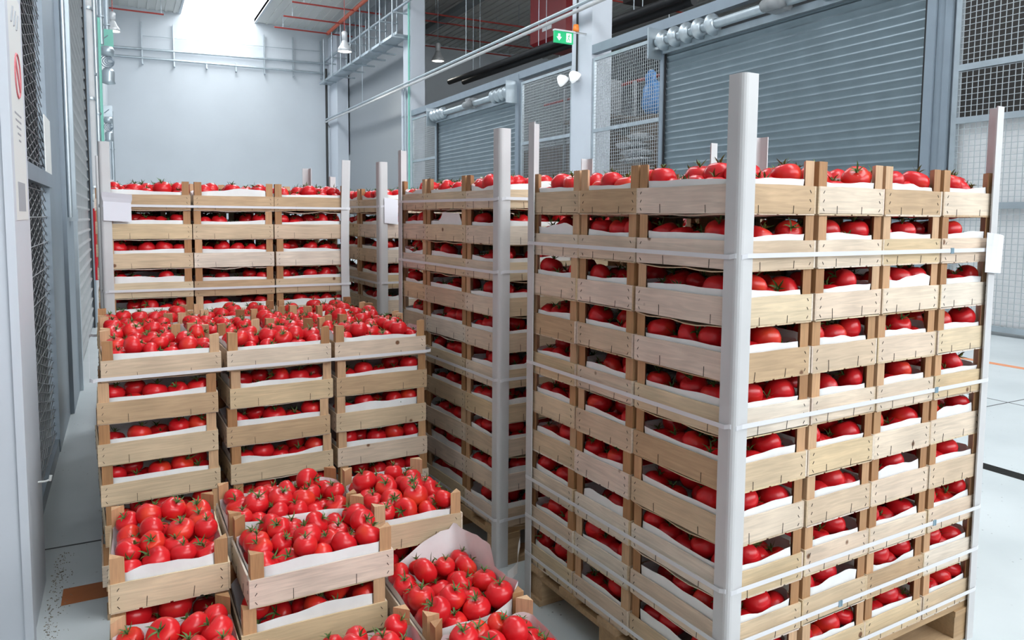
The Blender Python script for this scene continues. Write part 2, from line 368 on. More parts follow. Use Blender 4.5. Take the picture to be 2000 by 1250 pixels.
# crumpled tall liner corner for the low crate on the stepped stack
def tall_liner():
    me = liner_mesh(61, .09, .108); n = len(me.vertices)//4
    for v in me.vertices[3*n:]:
        x, y = v.co.x, v.co.y
        # the long side towards -y and the far corner stand up, crumpled
        k = max(0., min(1., (-y-.05)/.06)); e = max(0., min(1., (x-.12)/.05))*max(0., min(1., (.10-y)/.15)); t = (x+.19)/.38
        v.co.z += max(k*(.035+.075*t+.010*math.sin(34*x)+.006*math.sin(71*x)), e*.085)
        v.co.y += -.008*k*math.sin(30*x); v.co.x += .006*e*math.sin(45*y)
    me.materials.append(M_PAPER); return me
LIN_TALL = tall_liner()
BLOCK = []    # quads that hide tomatoes, for choosing the 300 that show largest
NCR = [0]
def crate(M, long_x, label, liner_label, tom_desc, open_top, rz_extra=0., faces='', lin=None, grp='tomato crates', fill=True, lowfill=None):
    """M: world matrix of the crate's base centre (x along its stack's front). long_x: 0.4 side along x."""
    k = NCR[0]; NCR[0] += 1; rg = random.Random(1000+k); ng = np.random.default_rng(1000+k)
    Mw = M @ Matrix.Translation((rg.uniform(-.003,.003), rg.uniform(-.003,.003), 0)) @ Matrix.Rotation(math.radians(rg.uniform(-.8,.8))+rz_extra + (0 if long_x else PI/2), 4, 'Z')
    root = bpy.data.objects.new('tomato_crate', None); COL.objects.link(root); root.matrix_world = Mw; root.empty_display_size = .05
    tag(root, label, 'crate', grp)
    for me, loc, rz in ((rg.choice(BX), (0,-OW/2+BT/2,0), 0), (rg.choice(BX), (0,OW/2-BT/2,0), PI), (rg.choice(BY), (-OL/2+BT/2,0,0), 0), (rg.choice(BY), (OL/2-BT/2,0,0), PI)):
        link('side_board', me, None, root, loc, (0,0,rz))
    i = .0002; a, b = OL/2-BT-i, OW/2-BT-i
    for loc, rz in (((-a,-b,0),0), ((a,-b,0),PI/2), ((a,b,0),PI), ((-a,b,0),3*PI/2)): link('corner_post', POSTM, None, root, loc, (0,0,rz))
    link('bottom_slats', rg.choice(SLATS), None, root)
    lm = lin if lin is not None else (rg.choice(LIN[:11]) if open_top or rg.random() < .8 else rg.choice(LIN))
    lo = link('paper_liner', lm, None); lo.matrix_world = Mw @ (Matrix.Rotation(PI, 4, 'Z') if (lin is None and rg.random() < .5) else Matrix())
    tag(lo, liner_label, 'paper liner', 'paper liners')
    # blockers for the visibility count
    for cs in (((-OL/2,-OW/2),(OL/2,-OW/2)), ((-OL/2,OW/2),(OL/2,OW/2)), ((-OL/2,-OW/2),(-OL/2,OW/2)), ((OL/2,-OW/2),(OL/2,OW/2))):
        BLOCK.append([tuple(Mw @ Vector((*cs[j], z))) for j, z in ((0,.003),(1,.003),(1,BH+.015),(0,BH+.015))])
    P, R, IJ = (({'hi': PK_HI, 'top': PK_TOP}.get(open_top, PK_OP)) if open_top else PK_ST)[rg.randrange(9 if open_top else 7)]
    flip = rg.random() < .5
    Rz = np.array(Mw.to_3x3())
    for p, r, (ci, ri) in zip(P, R, IJ):
        p = p.copy()
        if flip: p[0], p[1] = -p[0], -p[1]; ci, ri = max(q[0] for q in IJ)-ci, 3-ri
        w = Rz @ p + np.array(Mw.translation)
        # rows/columns in picture-neutral terms: x = along the stack front, y = away from it
        cx_, ry_, nc, nr = (ci, ri, 5, 4) if long_x else (3-ri, ci, 4, 6)
        if not open_top:
            keep = ('f' in faces and ry_ < 2) or ('l' in faces and cx_ < 2) or ('r' in faces and cx_ >= nc-1)
            if not keep or rg.random() < .05: continue
            if rg.random() < .25: w = w - np.array([0, 0, .012])
        tilt = abs(ng.normal(0, .72)) if open_top else abs(ng.normal(0, .6))
        lab = None
        if tom_desc: lab = 'tomato, %s from wall side, %s row, %s' % (NTH[cx_], ['front','second','third','fourth','fifth','sixth'][ry_], tom_desc)
        TOMS.append([w, r, Rz @ rand_rot(ng, tilt) @ np.diag([1, 1, ng.uniform(.92, 1.06)]), int(ng.integers(0, 8)), lab, open_top])
    if open_top or lowfill:
        P, R, _ = PK_LO[rg.randrange(3)]
        for p, r in zip(P, R): TOMS.append([Rz @ p + np.array(Mw.translation), r*.95, Rz @ rand_rot(ng, .4), int(ng.integers(0, 8)), None, False])
    return root
HID = MB()
def hidden_crate(M, lx):
    Mw = M @ (Matrix() if lx else Matrix.Rotation(PI/2, 4, 'Z')); a, b = OL/2, OW/2
    for x0, x1, y0, y1, z0, z1 in ((-a,a,-b,-b+BT,.0035,BH), (-a,a,b-BT,b,.0035,BH), (-a,-a+BT,-b+BT,b-BT,.0035,BH), (a-BT,a,-b+BT,b-BT,.0035,BH), (-a,a,-b,b,0,.003)):
        HID.obox(Mw @ Matrix.Translation(((x0+x1)/2, (y0+y1)/2, (z0+z1)/2)), x1-x0, y1-y0, z1-z0)
    for sx in (-1, 1):
        for sy in (-1, 1): HID.obox(Mw @ Matrix.Translation((sx*(a-.02), sy*(b-.02), CH/2+.001)), .026, .026, CH-.003)
    k = len(HID.v); P, R_, _ = PK_ST[k % 7]; ng = np.random.default_rng(k); Rz = np.array(Mw.to_3x3())
    for p, r in zip(P[::2], R_[::2]): TOMS.append([Rz @ p + np.array(Mw.translation), r, Rz @ rand_rot(ng, .5), int(ng.integers(0, 8)), None, False])
def stackM(x, y, z, yaw): return Matrix.Translation((x, y, z)) @ Matrix.Rotation(yaw, 4, 'Z')
def strap(Mst, x0, x1, y0, y1, z, label, seals=(), off=.009, rr=.03):
    mb = MB(); a0, a1, b0, b1 = x0-off, x1+off, y0-off, y1+off; pts = []
    for cx_, cy_, s in ((a1-rr,b0+rr,-PI/2),(a1-rr,b1-rr,0),(a0+rr,b1-rr,PI/2),(a0+rr,b0+rr,PI)):
        for k in range(4): q = s+PI/2*k/3; pts.append((cx_+rr*math.cos(q), cy_+rr*math.sin(q)))
    n = len(pts); t = .0016; h = .006; cen = ((a0+a1)/2, (b0+b1)/2); vs = []
    for o in (0, t):
        for zz in (-h, h):
            for i, (x, y) in enumerate(pts):
                nx, ny = pts[(i+1)%n][1]-pts[i-1][1], -(pts[(i+1)%n][0]-pts[i-1][0]); ln = math.hypot(nx, ny)
                vs.append((x+nx/ln*o, y+ny/ln*o, z+zz+.002*math.sin(3*i)))
    for i in range(n):
        j = (i+1)%n
        mb.add([vs[q] for q in (2*n+i,2*n+j,3*n+j,3*n+i, i,j,n+j,n+i)], [(0,1,2,3),(7,6,5,4),(3,2,6,7),(4,5,1,0)])
    o = obj('strapping_band', mb, M_STRAP); o.matrix_world = Mst
    tag(o, label, 'strapping', 'strapping bands')
    for sx in seals:
        s = MB()
        for q in (-.006, 0, .006): s.box(sx+q-.0015, sx+q+.0015, b0-.004, b0-.0005, z-.009, z+.009)
        obj('strap_seal', s, M_SEAL, o)
    return o
def edge_post(Mst, x, y, qx, qy, z1, label, lean=(0,0), leg=.05, bow=0.):
    """L-shaped cardboard corner protector standing from the floor; qx,qy = quadrant the corner faces"""
    mb = MB(); t = .005; rc = .016; n = 10; zb = -Mst.translation.z
    prof = [(leg,0)] + [(rc-rc*math.sin(k*PI/8), rc-rc*math.cos(k*PI/8)) for k in range(5)] + [(0,leg)]
    inn = [(t,leg)] + [(rc-(rc-t)*math.cos(k*PI/8), rc-(rc-t)*math.sin(k*PI/8)) for k in range(5)] + [(leg,t)]
    P = prof + inn; m = len(P); vs = []
    for i in range(n+1):
        u = i/n; z = zb + (z1-zb)*u; dx, dy = lean[0]*u + bow*math.sin(PI*u*2.2), lean[1]*u
        vs += [(x + qx*.006 - qx*px_ + dx, y + qy*.006 - qy*py_ + dy, z) for px_, py_ in P]
    fs = [(i*m+k, i*m+(k+1)%m, (i+1)*m+(k+1)%m, (i+1)*m+k) for i in range(n) for k in range(m)]
    fs += [tuple(range(m-1,-1,-1)), tuple(range(n*m, n*m+m))]
    if qx*qy < 0: fs = [f[::-1] for f in fs]
    mb.add(vs, fs); o = obj('corner_protector_post', mb, M_CARD); o.matrix_world = Mst
    for s_, e_ in (((x+qx*.006, y+qy*.006), (x+qx*.006-qx*leg, y+qy*.006)), ((x+qx*.006, y+qy*.006), (x+qx*.006, y+qy*.006-qy*leg))):
        BLOCK.append([tuple(Mst @ Vector((*p, z))) for p, z in ((s_, zb), (e_, zb), (e_, z1), (s_, z1))])
    return tag(o, label, 'corner post', 'white corner posts')
def pallet(Mst, x0, x1, y0, y1, label):
    """stack matrix origin is the top of the pallet; boards run along x"""
    H = Mst.translation.z; root = thing('wooden_pallet', label, 'pallet', group='pallets'); root.matrix_world = Mst @ Matrix.Translation((0,0,-H))
    k = H/.144
    for i in range(5):
        yc = y0 + .06 + (y1-y0-.12)*i/4; mb = MB(); mb.box(x0, x1, yc-.05, yc+.05, H-.024*k, H-.0005); obj('deck_board', mb, M_PAL, root)
    for i in range(3):
        xc = x0 + .06 + (x1-x0-.12)*i/2; mb = MB(); mb.box(xc-.05, xc+.05, y0+.003, y1-.003, H-.045*k, H-.024*k); obj('stringer_board', mb, M_PAL, root)
        for j in range(3):
            yc = y0+.055+(y1-y0-.11)*j/2; mb = MB(); mb.box(xc-.05, xc+.05, yc-.05, yc+.05, .022*k, H-.045*k); obj('block', mb, M_PAL, root)
    for j in range(3):
        yc = y0+.055+(y1-y0-.11)*j/2; mb = MB(); mb.box(x0, x1, yc-.05, yc+.05, 0.0005, .022*k); obj('base_board', mb, M_PAL, root)
    return root
def cell_center(c): return ((c[0]+c[1])/2, (c[2]+c[3])/2)
# ---- stack D: nearest tall one
DN = 'nearest tall stack'
MD = stackM(1.3686, 1.3702, .139, math.radians(2.52))
def layer_word(n, top): return ORD[top-n] if top-n < 9 else 'lowest'
def tall_stack(Mst, name, cells, top=9, lowest=0, allflag=True, sx=0., desc=None):
    """cells: (x0,x1,y0,y1,faces,position words)"""
    for n in range(lowest, top+1):
        for (x0, x1, y0, y1, faces, words) in cells:
            is_top = n == top
            if not is_top and not faces:
                hidden_crate(Mst @ Matrix.Translation(((x0+x1)/2, (y0+y1)/2, CH*n)), (x1-x0) > .35); continue
            cx_, cy_ = (x0+x1)/2, (y0+y1)/2; lx = (x1-x0) > .35
            w = ORD[top-n] if n > 0 else 'lowest'
            d = '%s, %s' % (words, name)
            crate(Mst @ Matrix.Translation((cx_, cy_, CH*n)), lx, 'wooden crate, %s layer, %s' % (w, d), 'paper liner in %s-layer crate, %s' % (w, d),
                  '%s-layer crate, %s' % (w, d) if desc else None, 'top' if is_top else False, 0, faces)
cellsD = [(.3*i, .3*i+.3, 0, .4, 'fl' if i == 0 else ('fr' if i == 3 else 'f'), w) for i, w in enumerate(['shared near corner', 'second front column', 'third front column', 'fourth front column'])]
cellsD += [(.4*i, .4*i+.4, .4, .7, 'l' if i == 0 else '', w) for i, w in enumerate(['middle side column', 'middle row centre', 'middle row far end'])]
cellsD += [(.4*i, .4*i+.4, .7, 1.0, 'l' if i == 0 else '', w) for i, w in enumerate(['rear side column', 'rear row centre', 'rear row far end'])]
tall_stack(MD, DN, cellsD, desc=True)
pallet(MD, -.005, 1.205, -.005, 1.005, 'wooden pallet under the nearest tall crate stack')
edge_post(MD, -.004, -.004, -1, -1, 1.662, 'white corner post at the near corner of the nearest tall stack')
edge_post(MD, 1.204, -.004, 1, -1, 1.675, 'white corner post with paper note, front far end of nearest tall stack')
edge_post(MD, -.004, 1.004, -1, 1, 1.645, 'slim white corner post at rear of nearest stack\'s shaded side')
edge_post(MD, 1.204, 1.004, 1, 1, 1.665, 'white corner post behind top tomatoes of nearest stack, before big shutter')
for i, (n, sl) in enumerate(((8, (.93,)), (5, (.885,)), (2, (.915,)), (1, (.45,)), (0, ()))):
    strap(MD, -.004, 1.204, -.004, 1.004, CH*n+.040, 'white band, %s from top, around the nearest tall stack' % NTH[i], sl)
# ---- stack C
MC = stackM(1.327, 2.6139, .161, math.radians(4.0))
CN = 'tall stack behind nearest'
cellsC = [(.4*i, .4*i+.4, 0, .3, 'fl' if i == 0 else 'f', w) for i, w in enumerate(['shared near corner', 'second front column', 'third front column'])]
cellsC += [(.3*i, .3*i+.3, .3, .7, 'l' if i == 0 else '', w) for i, w in enumerate(['middle side column', 'middle row second', 'middle row third', 'middle row fourth'])]
cellsC += [(.4*i, .4*i+.4, .7, 1.0, 'l' if i == 0 else '', w) for i, w in enumerate(['rear side column', 'rear row centre', 'rear row far end'])]
tall_stack(MC, CN, [c if c[5] in ('shared near corner','middle side column','rear side column') else (*c[:4], '', c[5]) for c in cellsC])
pallet(MC, -.005, 1.205, -.005, 1.005, 'wooden pallet under the tall stack behind the nearest one')
edge_post(MC, -.004, -.004, -1, -1, 1.63, 'broad white corner post between half-height stack and nearest tall stack')
edge_post(MC, -.004, 1.004, -1, 1, 1.615, 'white corner post at the rear side of the tall stack behind nearest')
edge_post(MC, 1.204, -.004, 1, -1, 1.64, 'short visible white post tip over nearest stack, before big shutter')
edge_post(MC, 1.204, 1.004, 1, 1, 1.63, 'white post tip in front of the nearer building column')
for i, n in enumerate((9, 7, 4, 0)):
    strap(MC, -.004, 1.204, -.004, 1.004, CH*n+.040, 'white band, %s from top, around tall stack behind nearest' % NTH[i])
# ---- stack A (before the bare back wall)
MA = stackM(-.085, 4.07, .150, math.radians(-.3))
AN = 'tall stack before white wall'
cellsA = [(.4*i, .4*i+.4, 0, .3, 'f', w) for i, w in enumerate(['first front column', 'middle front column', 'last front column'])]
cellsA += [(.3*i, .3*i+.3, .3, .7, '', w) for i, w in enumerate(['second row first', 'second row second', 'second row third', 'second row fourth'])]
cellsA += [(.4*i, .4*i+.4, .7, 1.0, '', w) for i, w in enumerate(['back row first', 'back row centre', 'back row last'])]
tall_stack(MA, AN, cellsA)
pallet(MA, -.005, 1.205, -.005, 1.005, 'wooden pallet under the tall stack before the bare white wall')
edge_post(MA, -.004, -.004, -1, -1, 1.64, 'white corner post with folded note, stack before white wall')
edge_post(MA, 1.204, -.004, 1, -1, 1.60, 'bowed white corner post at inner front corner, stack before white wall', bow=.008)
edge_post(MA, 1.204, 1.004, 1, 1, 1.61, 'white post tip at rear of stack before white wall, inner side')
edge_post(MA, -.004, 1.004, -1, 1, 1.50, 'short white post tip at rear of stack before white wall, outer side')
for i, (n, dz) in enumerate(((9, .02), (6, .04))):
    strap(MA, -.004, 1.204, -.004, 1.004, CH*n+dz, 'white band, %s from top, around stack before white wall' % NTH[i])
# ---- stack B
MBk = stackM(1.30, 4.07, .150, math.radians(2.))
BN = 'centre stack with white note'
cellsB = [(.3*i, .3*i+.3, 0, .4, 'fl' if i == 0 else '', w) for i, w in enumerate(['near corner', 'second front column', 'third front column', 'fourth front column'])]
cellsB += [(.4*i, .4*i+.4, .4, .7, 'l' if i == 0 else '', w) for i, w in enumerate(['middle side column', 'middle row centre', 'middle row far end'])]
cellsB += [(.4*i, .4*i+.4, .7, 1.0, '', w) for i, w in enumerate(['rear side column', 'rear row centre', 'rear row far end'])]
tall_stack(MBk, BN, cellsB)
pallet(MBk, -.005, 1.205, -.005, 1.005, 'wooden pallet under the centre stack with white note')
edge_post(MBk, -.004, -.004, -1, -1, 1.60, 'white corner post with hanging note at the centre stack')
edge_post(MBk, -.004, 1.004, -1, 1, 1.56, 'white post tip at rear side of centre stack')
edge_post(MBk, 1.204, 1.004, 1, 1, 1.60, 'short white post tip before the farther shutter')
for i, n in enumerate((9, 6)): strap(MBk, -.004, 1.204, -.004, 1.004, CH*n+.035, 'white band, %s from top, around the centre stack' % NTH[i])
# ---- stack G, a sliver behind stack A
MG = stackM(-.155, 5.35, .150, 0)
tall_stack(MG, 'stack glimpsed behind', [(0, .4, 0, .3, 'fl', 'only visible column')])
pallet(MG, -.005, 1.205, -.005, 1.005, 'wooden pallet behind the stack before the white wall')
edge_post(MG, .02, -.004, -1, -1, 1.66, 'white post rising beside the wall conduits, stack glimpsed behind')
# ---- stack E, half height
ME = stackM(-.085, 2.89, .125, math.radians(2.2))
EN = 'half-height stack'
ew = .413
for n in range(6):
    top = n == 5; wn = ['topmost','second','third','fourth','fifth','lowest'][5-n]
    for i in range(3):
        w = ['first', 'middle', 'last'][i]
        dx = [0, .012, .004, -.004, .006, 0][n] - (.02 if (i == 0 and n < 5) else 0)
        crate(ME @ Matrix.Translation((ew*i+.2+dx, .15 - (.01 if n < 5 and i == 0 else 0), CH*n)), True, 'wooden crate, %s layer, %s front column, %s' % (wn, w, EN), 'paper liner in %s-layer crate, %s front column, %s' % (wn, w, EN),
              '%s-layer crate, %s front column, %s' % (wn, w, EN), top, math.radians([-.8,.6,0,1.,-.6,.3][n] if i == 0 else 0), 'fr' if i == 2 else 'f')
    if top:
        for i in range(4):
            w = ['first', 'second', 'third', 'fourth'][i]
            crate(ME @ Matrix.Translation((.312*i+.15, .335+.2, CH*n)), False, 'wooden crate, %s of four in middle row, top of %s' % (w, EN), 'paper liner in %s middle-row crate, top of %s' % (w, EN),
                  '%s middle-row crate, top of %s' % (w, EN), True)
        for i in range(3):
            w = ['first', 'middle', 'last'][i]
            crate(ME @ Matrix.Translation((ew*i+.2, .76+.15, CH*n)), True, 'wooden crate, %s of three in rear row, top of %s' % (w, EN), 'paper liner in %s rear-row crate, top of %s' % (w, EN),
                  '%s rear-row crate, top of %s' % (w, EN), True)
    else:   # the outer crates of the rows behind carry the rows above
        crate(ME @ Matrix.Translation((.312*3+.15, .335+.2, CH*n)), False, 'wooden crate, %s layer, middle of inner side, %s' % (wn, EN), 'paper liner in %s-layer crate, middle of inner side, %s' % (wn, EN), None, False, 0, 'r')
        crate(ME @ Matrix.Translation((.15, .335+.2, CH*n)), False, 'wooden crate, %s layer, middle of wall side, %s' % (wn, EN), 'paper liner in %s-layer crate, middle of wall side, %s' % (wn, EN), None, False, 0, 'l')
        for i in (0, 2):
            crate(ME @ Matrix.Translation((ew*i+.2, .76+.15, CH*n)), True, 'wooden crate, %s layer, rear of %s side, %s' % (wn, 'wall' if i == 0 else 'inner', EN), 'paper liner in %s-layer crate, rear of %s side, %s' % (wn, 'wall' if i == 0 else 'inner', EN), None, False, 0, 'l' if i == 0 else 'r')
pallet(ME, -.005, 1.235, -.005, 1.08, 'wooden pallet under the half-height stack')
strap(ME, -.022, 1.232, -.012, 1.075, CH*5+.016, 'white band around the top layer of the half-height stack', rr=.02)
# ---- stack F, low stepped stack in front
MF = stackM(-.06, 1.29, .125, math.radians(.3))
FN = 'stepped stack'
def fcrate(xc, yc, n, lx, d, op=True, faces='', rz=0., lin=None, low=False):
    lab = 'wooden crate, %s, %s' % (d, FN)
    return crate(MF @ Matrix.Translation((xc, yc, CH*n)), lx, lab, 'paper liner in the crate %s, %s' % (d, FN), 'crate %s, %s' % (d, FN), 'hi' if op else False, math.radians(rz), faces, lin=lin)
# upper step
fcrate(.153, .985, 2, False, 'upper step beside grey wall', lin=LIN[8])
fcrate(.518, .80, 2, True, 'upper step front middle', rz=1.0, lin=LIN[9])
fcrate(.505, 1.10, 2, True, 'upper step rear middle', lin=LIN_BIG)
fcrate(.86, 1.005, 2, False, 'upper step inner side', rz=-.6, lin=LIN[5])
# middle step
fcrate(.15, .585, 1, False, 'middle step beside grey wall', lin=LIN_BIG)
fcrate(.15, .995, 1, False, 'under the upper wall-side crate', False, 'fl')
fcrate(.503, .355, 1, True, 'middle step middle', lin=LIN[8])
fcrate(.503, .80, 1, True, 'under the upper front middle crate', False, 'f')
fcrate(.503, 1.10, 1, True, 'under the upper rear middle crate', False, '')
fcrate(.865, .60, 1, False, 'middle step with tall crumpled paper', lin=LIN_TALL)
fcrate(.865, 1.005, 1, False, 'under the upper inner-side crate', False, 'fr')
fcrate(.865, .195, 1, False, 'middle step nearest inner corner', lin=LIN[9])
fcrate(.15, .18, 1, False, 'middle step nearest wall corner', lin=LIN[0])
fcrate(.503, .05, 1, True, 'middle step nearest middle', lin=LIN[1])
# lowest layer, seen only at the sides
for i, (xc, yc, lx, d, fc) in enumerate(((.15, .18, False, 'lowest layer wall corner', 'l'), (.15, .585, False, 'lowest layer wall side', 'l'), (.15, .995, False, 'lowest layer rear wall side', 'l'),
      (.865, .195, False, 'lowest layer inner corner', 'r'), (.865, .60, False, 'lowest layer inner side', 'r'), (.865, 1.005, False, 'lowest layer rear inner side', 'r'), (.503, .05, True, 'lowest layer front middle', 'f'), (.503, .355, True, 'lowest layer second middle', ''), (.503, .80, True, 'lowest layer third middle', ''), (.503, 1.10, True, 'lowest layer rear middle', ''))):
    fcrate(xc, yc, 0, lx, d, False, fc)
pallet(MF, -.005, 1.03, -.11, 1.26, 'wooden pallet under the low stepped stack')
tag(obj('inner_crates', HID, M_WX), 'wooden crates hidden in the cores of the tall stacks', 'crates', 'tomato crates', 'stuff')
# ------------------------------------------------------------------ notes on the posts
def note(Mst, x0, x1, y, z0, z1, label, bend=0., fold=True):
    mb = MB(); n = 6; vs = []
    for j in range(n+1):
        for i in range(5):
            u, v = i/4, j/n
            yy = y - .003 - bend*math.sin(PI*u*.9)*(.3+v) - (.012*max(0, v-.72)/.28 if fold else 0)
            vs.append((x0+(x1-x0)*u + (.01*(u-.5) if v > .72 and fold else 0), yy, z0+(z1-z0)*v - .006*u*(1 if v < .7 else 2)))
    mb.add(vs, [(j*5+i, j*5+i+1, (j+1)*5+i+1, (j+1)*5+i) for j in range(n) for i in range(4)], 0, False)
    o = obj('paper_note', mb, M_NOTE); o.matrix_world = Mst
    return tag(o, label, 'paper note')
note(MA, .005, .125, -.014, 1.262, 1.40, 'folded white paper note on the post of the stack before white wall')
note(MBk, .018, .10, -.014, 1.255, 1.40, 'white paper note hanging on the centre stack\'s corner post', fold=False)
note(MD, 1.12, 1.215, -.016, 1.135, 1.265, 'curled white paper note on the far front post of the nearest stack', bend=.012, fold=False)
mb = MB(); vs = []
for j in range(7):
    for i in range(3): vs.append((-.03-.05*(j/6)-.012*math.sin(j)+.012*i, 1.0+.02*i-.03*math.sin(j*.6), .06-.135*j/6+.01*i))
mb.add(vs, [(j*3+i, j*3+i+1, (j+1)*3+i+1, (j+1)*3+i) for j in range(6) for i in range(2)])
o = obj('paper_scrap', mb, M_PAPER); o.matrix_world = MD; tag(o, 'torn paper scrap hanging low at the rear of nearest stack\'s shaded side', 'paper scrap')
# ------------------------------------------------------------------ which tomatoes show largest
W4, H4 = 500, 313
zb = np.full((H4, W4), 1e9); ib = np.full((H4, W4), -1, int)
def rtri(xs, ys, ds):
    x0, x1 = max(0, int(min(xs))), min(W4-1, int(max(xs))+1); y0, y1 = max(0, int(min(ys))), min(H4-1, int(max(ys))+1)
    if x0 > x1 or y0 > y1: return
    den = (ys[1]-ys[2])*(xs[0]-xs[2]) + (xs[2]-xs[1])*(ys[0]-ys[2])
    if abs(den) < 1e-9: return
    X, Y = np.meshgrid(np.arange(x0, x1+1)+.5, np.arange(y0, y1+1)+.5)
    a = ((ys[1]-ys[2])*(X-xs[2]) + (xs[2]-xs[1])*(Y-ys[2]))/den; b = ((ys[2]-ys[0])*(X-xs[2]) + (xs[0]-xs[2])*(Y-ys[2]))/den; c = 1-a-b
    dep = 1/(a/ds[0]+b/ds[1]+c/ds[2]+1e-12); s = (slice(y0, y1+1), slice(x0, x1+1))
    ok = (a >= 0) & (b >= 0) & (c >= 0) & (dep < zb[s]) & (dep > 0)
    zb[s][ok] = dep[ok]; ib[s][ok] = -1
for q in BLOCK:
    x, y, d = project(q)
    if (d < .3).any(): continue
    x, y = x/4, y/4
    rtri(x[[0,1,2]], y[[0,1,2]], d[[0,1,2]]); rtri(x[[0,2,3]], y[[0,2,3]], d[[0,2,3]])
for k, (w, r, R, v, lab, op) in enumerate(TOMS):
    x, y, d = project(w); d = d[0]
    if d < .4: continue
    x, y, rp = x[0]/4, y[0]/4, F*r/d/4
    x0, x1, y0, y1 = max(0, int(x-rp)), min(W4-1, int(x+rp)+1), max(0, int(y-rp)), min(H4-1, int(y+rp)+1)
    if x0 > x1 or y0 > y1: continue
    X, Y = np.meshgrid(np.arange(x0, x1+1)+.5-x, np.arange(y0, y1+1)+.5-y); q = X*X+Y*Y; s = (slice(y0, y1+1), slice(x0, x1+1))
    dep = d - r*np.sqrt(np.clip(1-q/rp**2, 0, 1)); ok = (q < rp*rp) & (dep < zb[s])
    zb[s][ok] = dep[ok]; ib[s][ok] = k
cnt = np.bincount(ib[ib >= 0], minlength=len(TOMS))
order = [k for k in np.argsort(-cnt) if TOMS[k][4] is not None and cnt[k] > 0][:300]
CHOSEN = set(int(k) for k in order)
print('tomatoes', len(TOMS), 'visible', int((cnt > 0).sum()), 'smallest chosen', int(cnt[order[-1]]), 'unlabelled larger', sum(1 for k in range(len(TOMS)) if TOMS[k][4] is None and cnt[k] > cnt[order[-1]]))
for k in sorted(CHOSEN):
    w, r, R, v, lab, op = TOMS[k]
    o = bpy.data.objects.new('tomato', HI_B[v]); COL.objects.link(o)
    M = Matrix((np.array(R)*r).tolist()).to_4x4(); M.translation = Vector(w); o.matrix_world = M
    tag(o, lab, 'tomato', 'tomatoes in crates')
    c = bpy.data.objects.new('calyx', HI_C[v]); COL.objects.link(c); c.parent = o
# the rest of the tomatoes as one object
def np_mesh(mb): return np.array(mb.v), mb.f
VS, LV, LS, MI = [], [], [], []; base = 0
LOD = []
for b, c in LO:
    vb, fb = np_mesh(b); vc, fc = np_mesh(c)
    fl = fb + [[i+len(vb) for i in f] for f in fc]
    LOD.append((np.vstack([vb, vc]), np.concatenate([np.array(f) for f in fl]), np.array([len(f) for f in fl]), np.array([0]*len(fb)+[1]*len(fc))))
for k, (w, r, R, v, lab, op) in enumerate(TOMS):
    if k in CHOSEN: continue
    V, lv, ls, mi = LOD[v]
    VS.append((V*r) @ np.array(R).T + np.array(w)); LV.append(lv+base); LS.append(ls); MI.append(mi); base += len(V)
VS, LV, LS, MI = np.vstack(VS), np.concatenate(LV), np.concatenate(LS), np.concatenate(MI)
me = bpy.data.meshes.new('tomatoes'); me.vertices.add(len(VS)); me.vertices.foreach_set('co', VS.astype(np.float32).ravel())
me.loops.add(len(LV)); me.loops.foreach_set('vertex_index', LV.astype(np.int32))
me.polygons.add(len(LS)); me.polygons.foreach_set('loop_start', np.concatenate([[0], np.cumsum(LS)[:-1]]).astype(np.int32))
me.polygons.foreach_set('material_index', MI.astype(np.int32)); me.polygons.foreach_set('use_smooth', np.ones(len(LS), bool))
me.update(calc_edges=True); me.validate()
tag(link('tomatoes', me, [M_TOM, M_CALYX]), 'remaining ripe red tomatoes filling the stacked wooden crates', 'tomatoes', 'tomatoes in crates', 'stuff')
# ------------------------------------------------------------------ the hall
mb = MB(); mb.box(-6, 26, -16, 41, -.2, 0); struct('floor', mb, M_FLOOR, 'pale grey speckled epoxy floor', 'floor')
mb = MB(); mb.box(-.9, 26, 39.0, 39.4, 0, 11.4); struct('wall_back', mb, M_WALL, 'bare white panel wall at the end of the hall', 'wall')
mb = MB(); mb.box(-.9, -.42, 11.15, 39.0, 0, 11.4); struct('wall_left', mb, M_WALL)
mb = MB(); mb.box(-6, -.9, 11.2, 11.5, 0, 11.4); mb.box(-6.3, -6, -4, 11.5, 0, 11.4); struct('wall_left_rear', mb, M_WALLR)
mb = MB(); mb.box(-6, -.36, 2.0, 11.15, 5.0, 5.2); struct('trim_1', mb, M_STEELP)
mb = MB(); mb.box(-.7, -.42, -6.5, 2.79, 0, 11.4); struct('wall_left_front', mb, M_BEAM)  # unseen wall extension, added to cut light from the left
mb = MB(); mb.box(-.7, 26, -6.7, -6.5, 0, 3.8); mb.box(-.7, 26, -9.2, -6.5, 10.6, 11.4); struct('wall_front_light_block', mb, M_WALLR)  # unseen wall behind the camera, shaped to admit light only from high up
mb = MB(); mb.box(-.55, -.36, 2.0, 11.15, 4.2, 11.4); struct('wall_left_upper', mb, M_WALL)
mb = MB(); mb.box(10.25, 10.6, 27.4, 39.0, 0, 4.55); mb.box(10.32, 10.6, 27.4, 39.0, 4.55, 11.4); struct('wall_right_rear', mb, M_WALLR)
mb = MB(); mb.box(25.6, 26, 3, 39, 0, 11.4); mb.box(25.6, 26, -6.5, 3, 0, 6); struct('wall_right', mb, M_WALLR)  # unseen front stretch kept low, shaped to admit side light above it
SKX0, SKX1 = 2.75, 6.08
mb = MB(); Z0, Z1 = 11.0, 11.15
mb.box(-6, SKX0, -9, 39, Z0, Z1); mb.box(SKX1, 26, -9, 39, Z0, Z1)
SKY = [(-6, 3), (7, 16), (20, 29), (32.2, 39.0)]
e = -9
for a, b in SKY: mb.box(SKX0, SKX1, e, a, Z0, Z1); e = b
for i in range(70):      # trapezoidal ribs of the roof deck
    x = -1+i*.38
    if SKX0-.3 < x < SKX1+.2: continue
    mb.box(x, x+.12, -9, 39, Z0-.04, Z0)
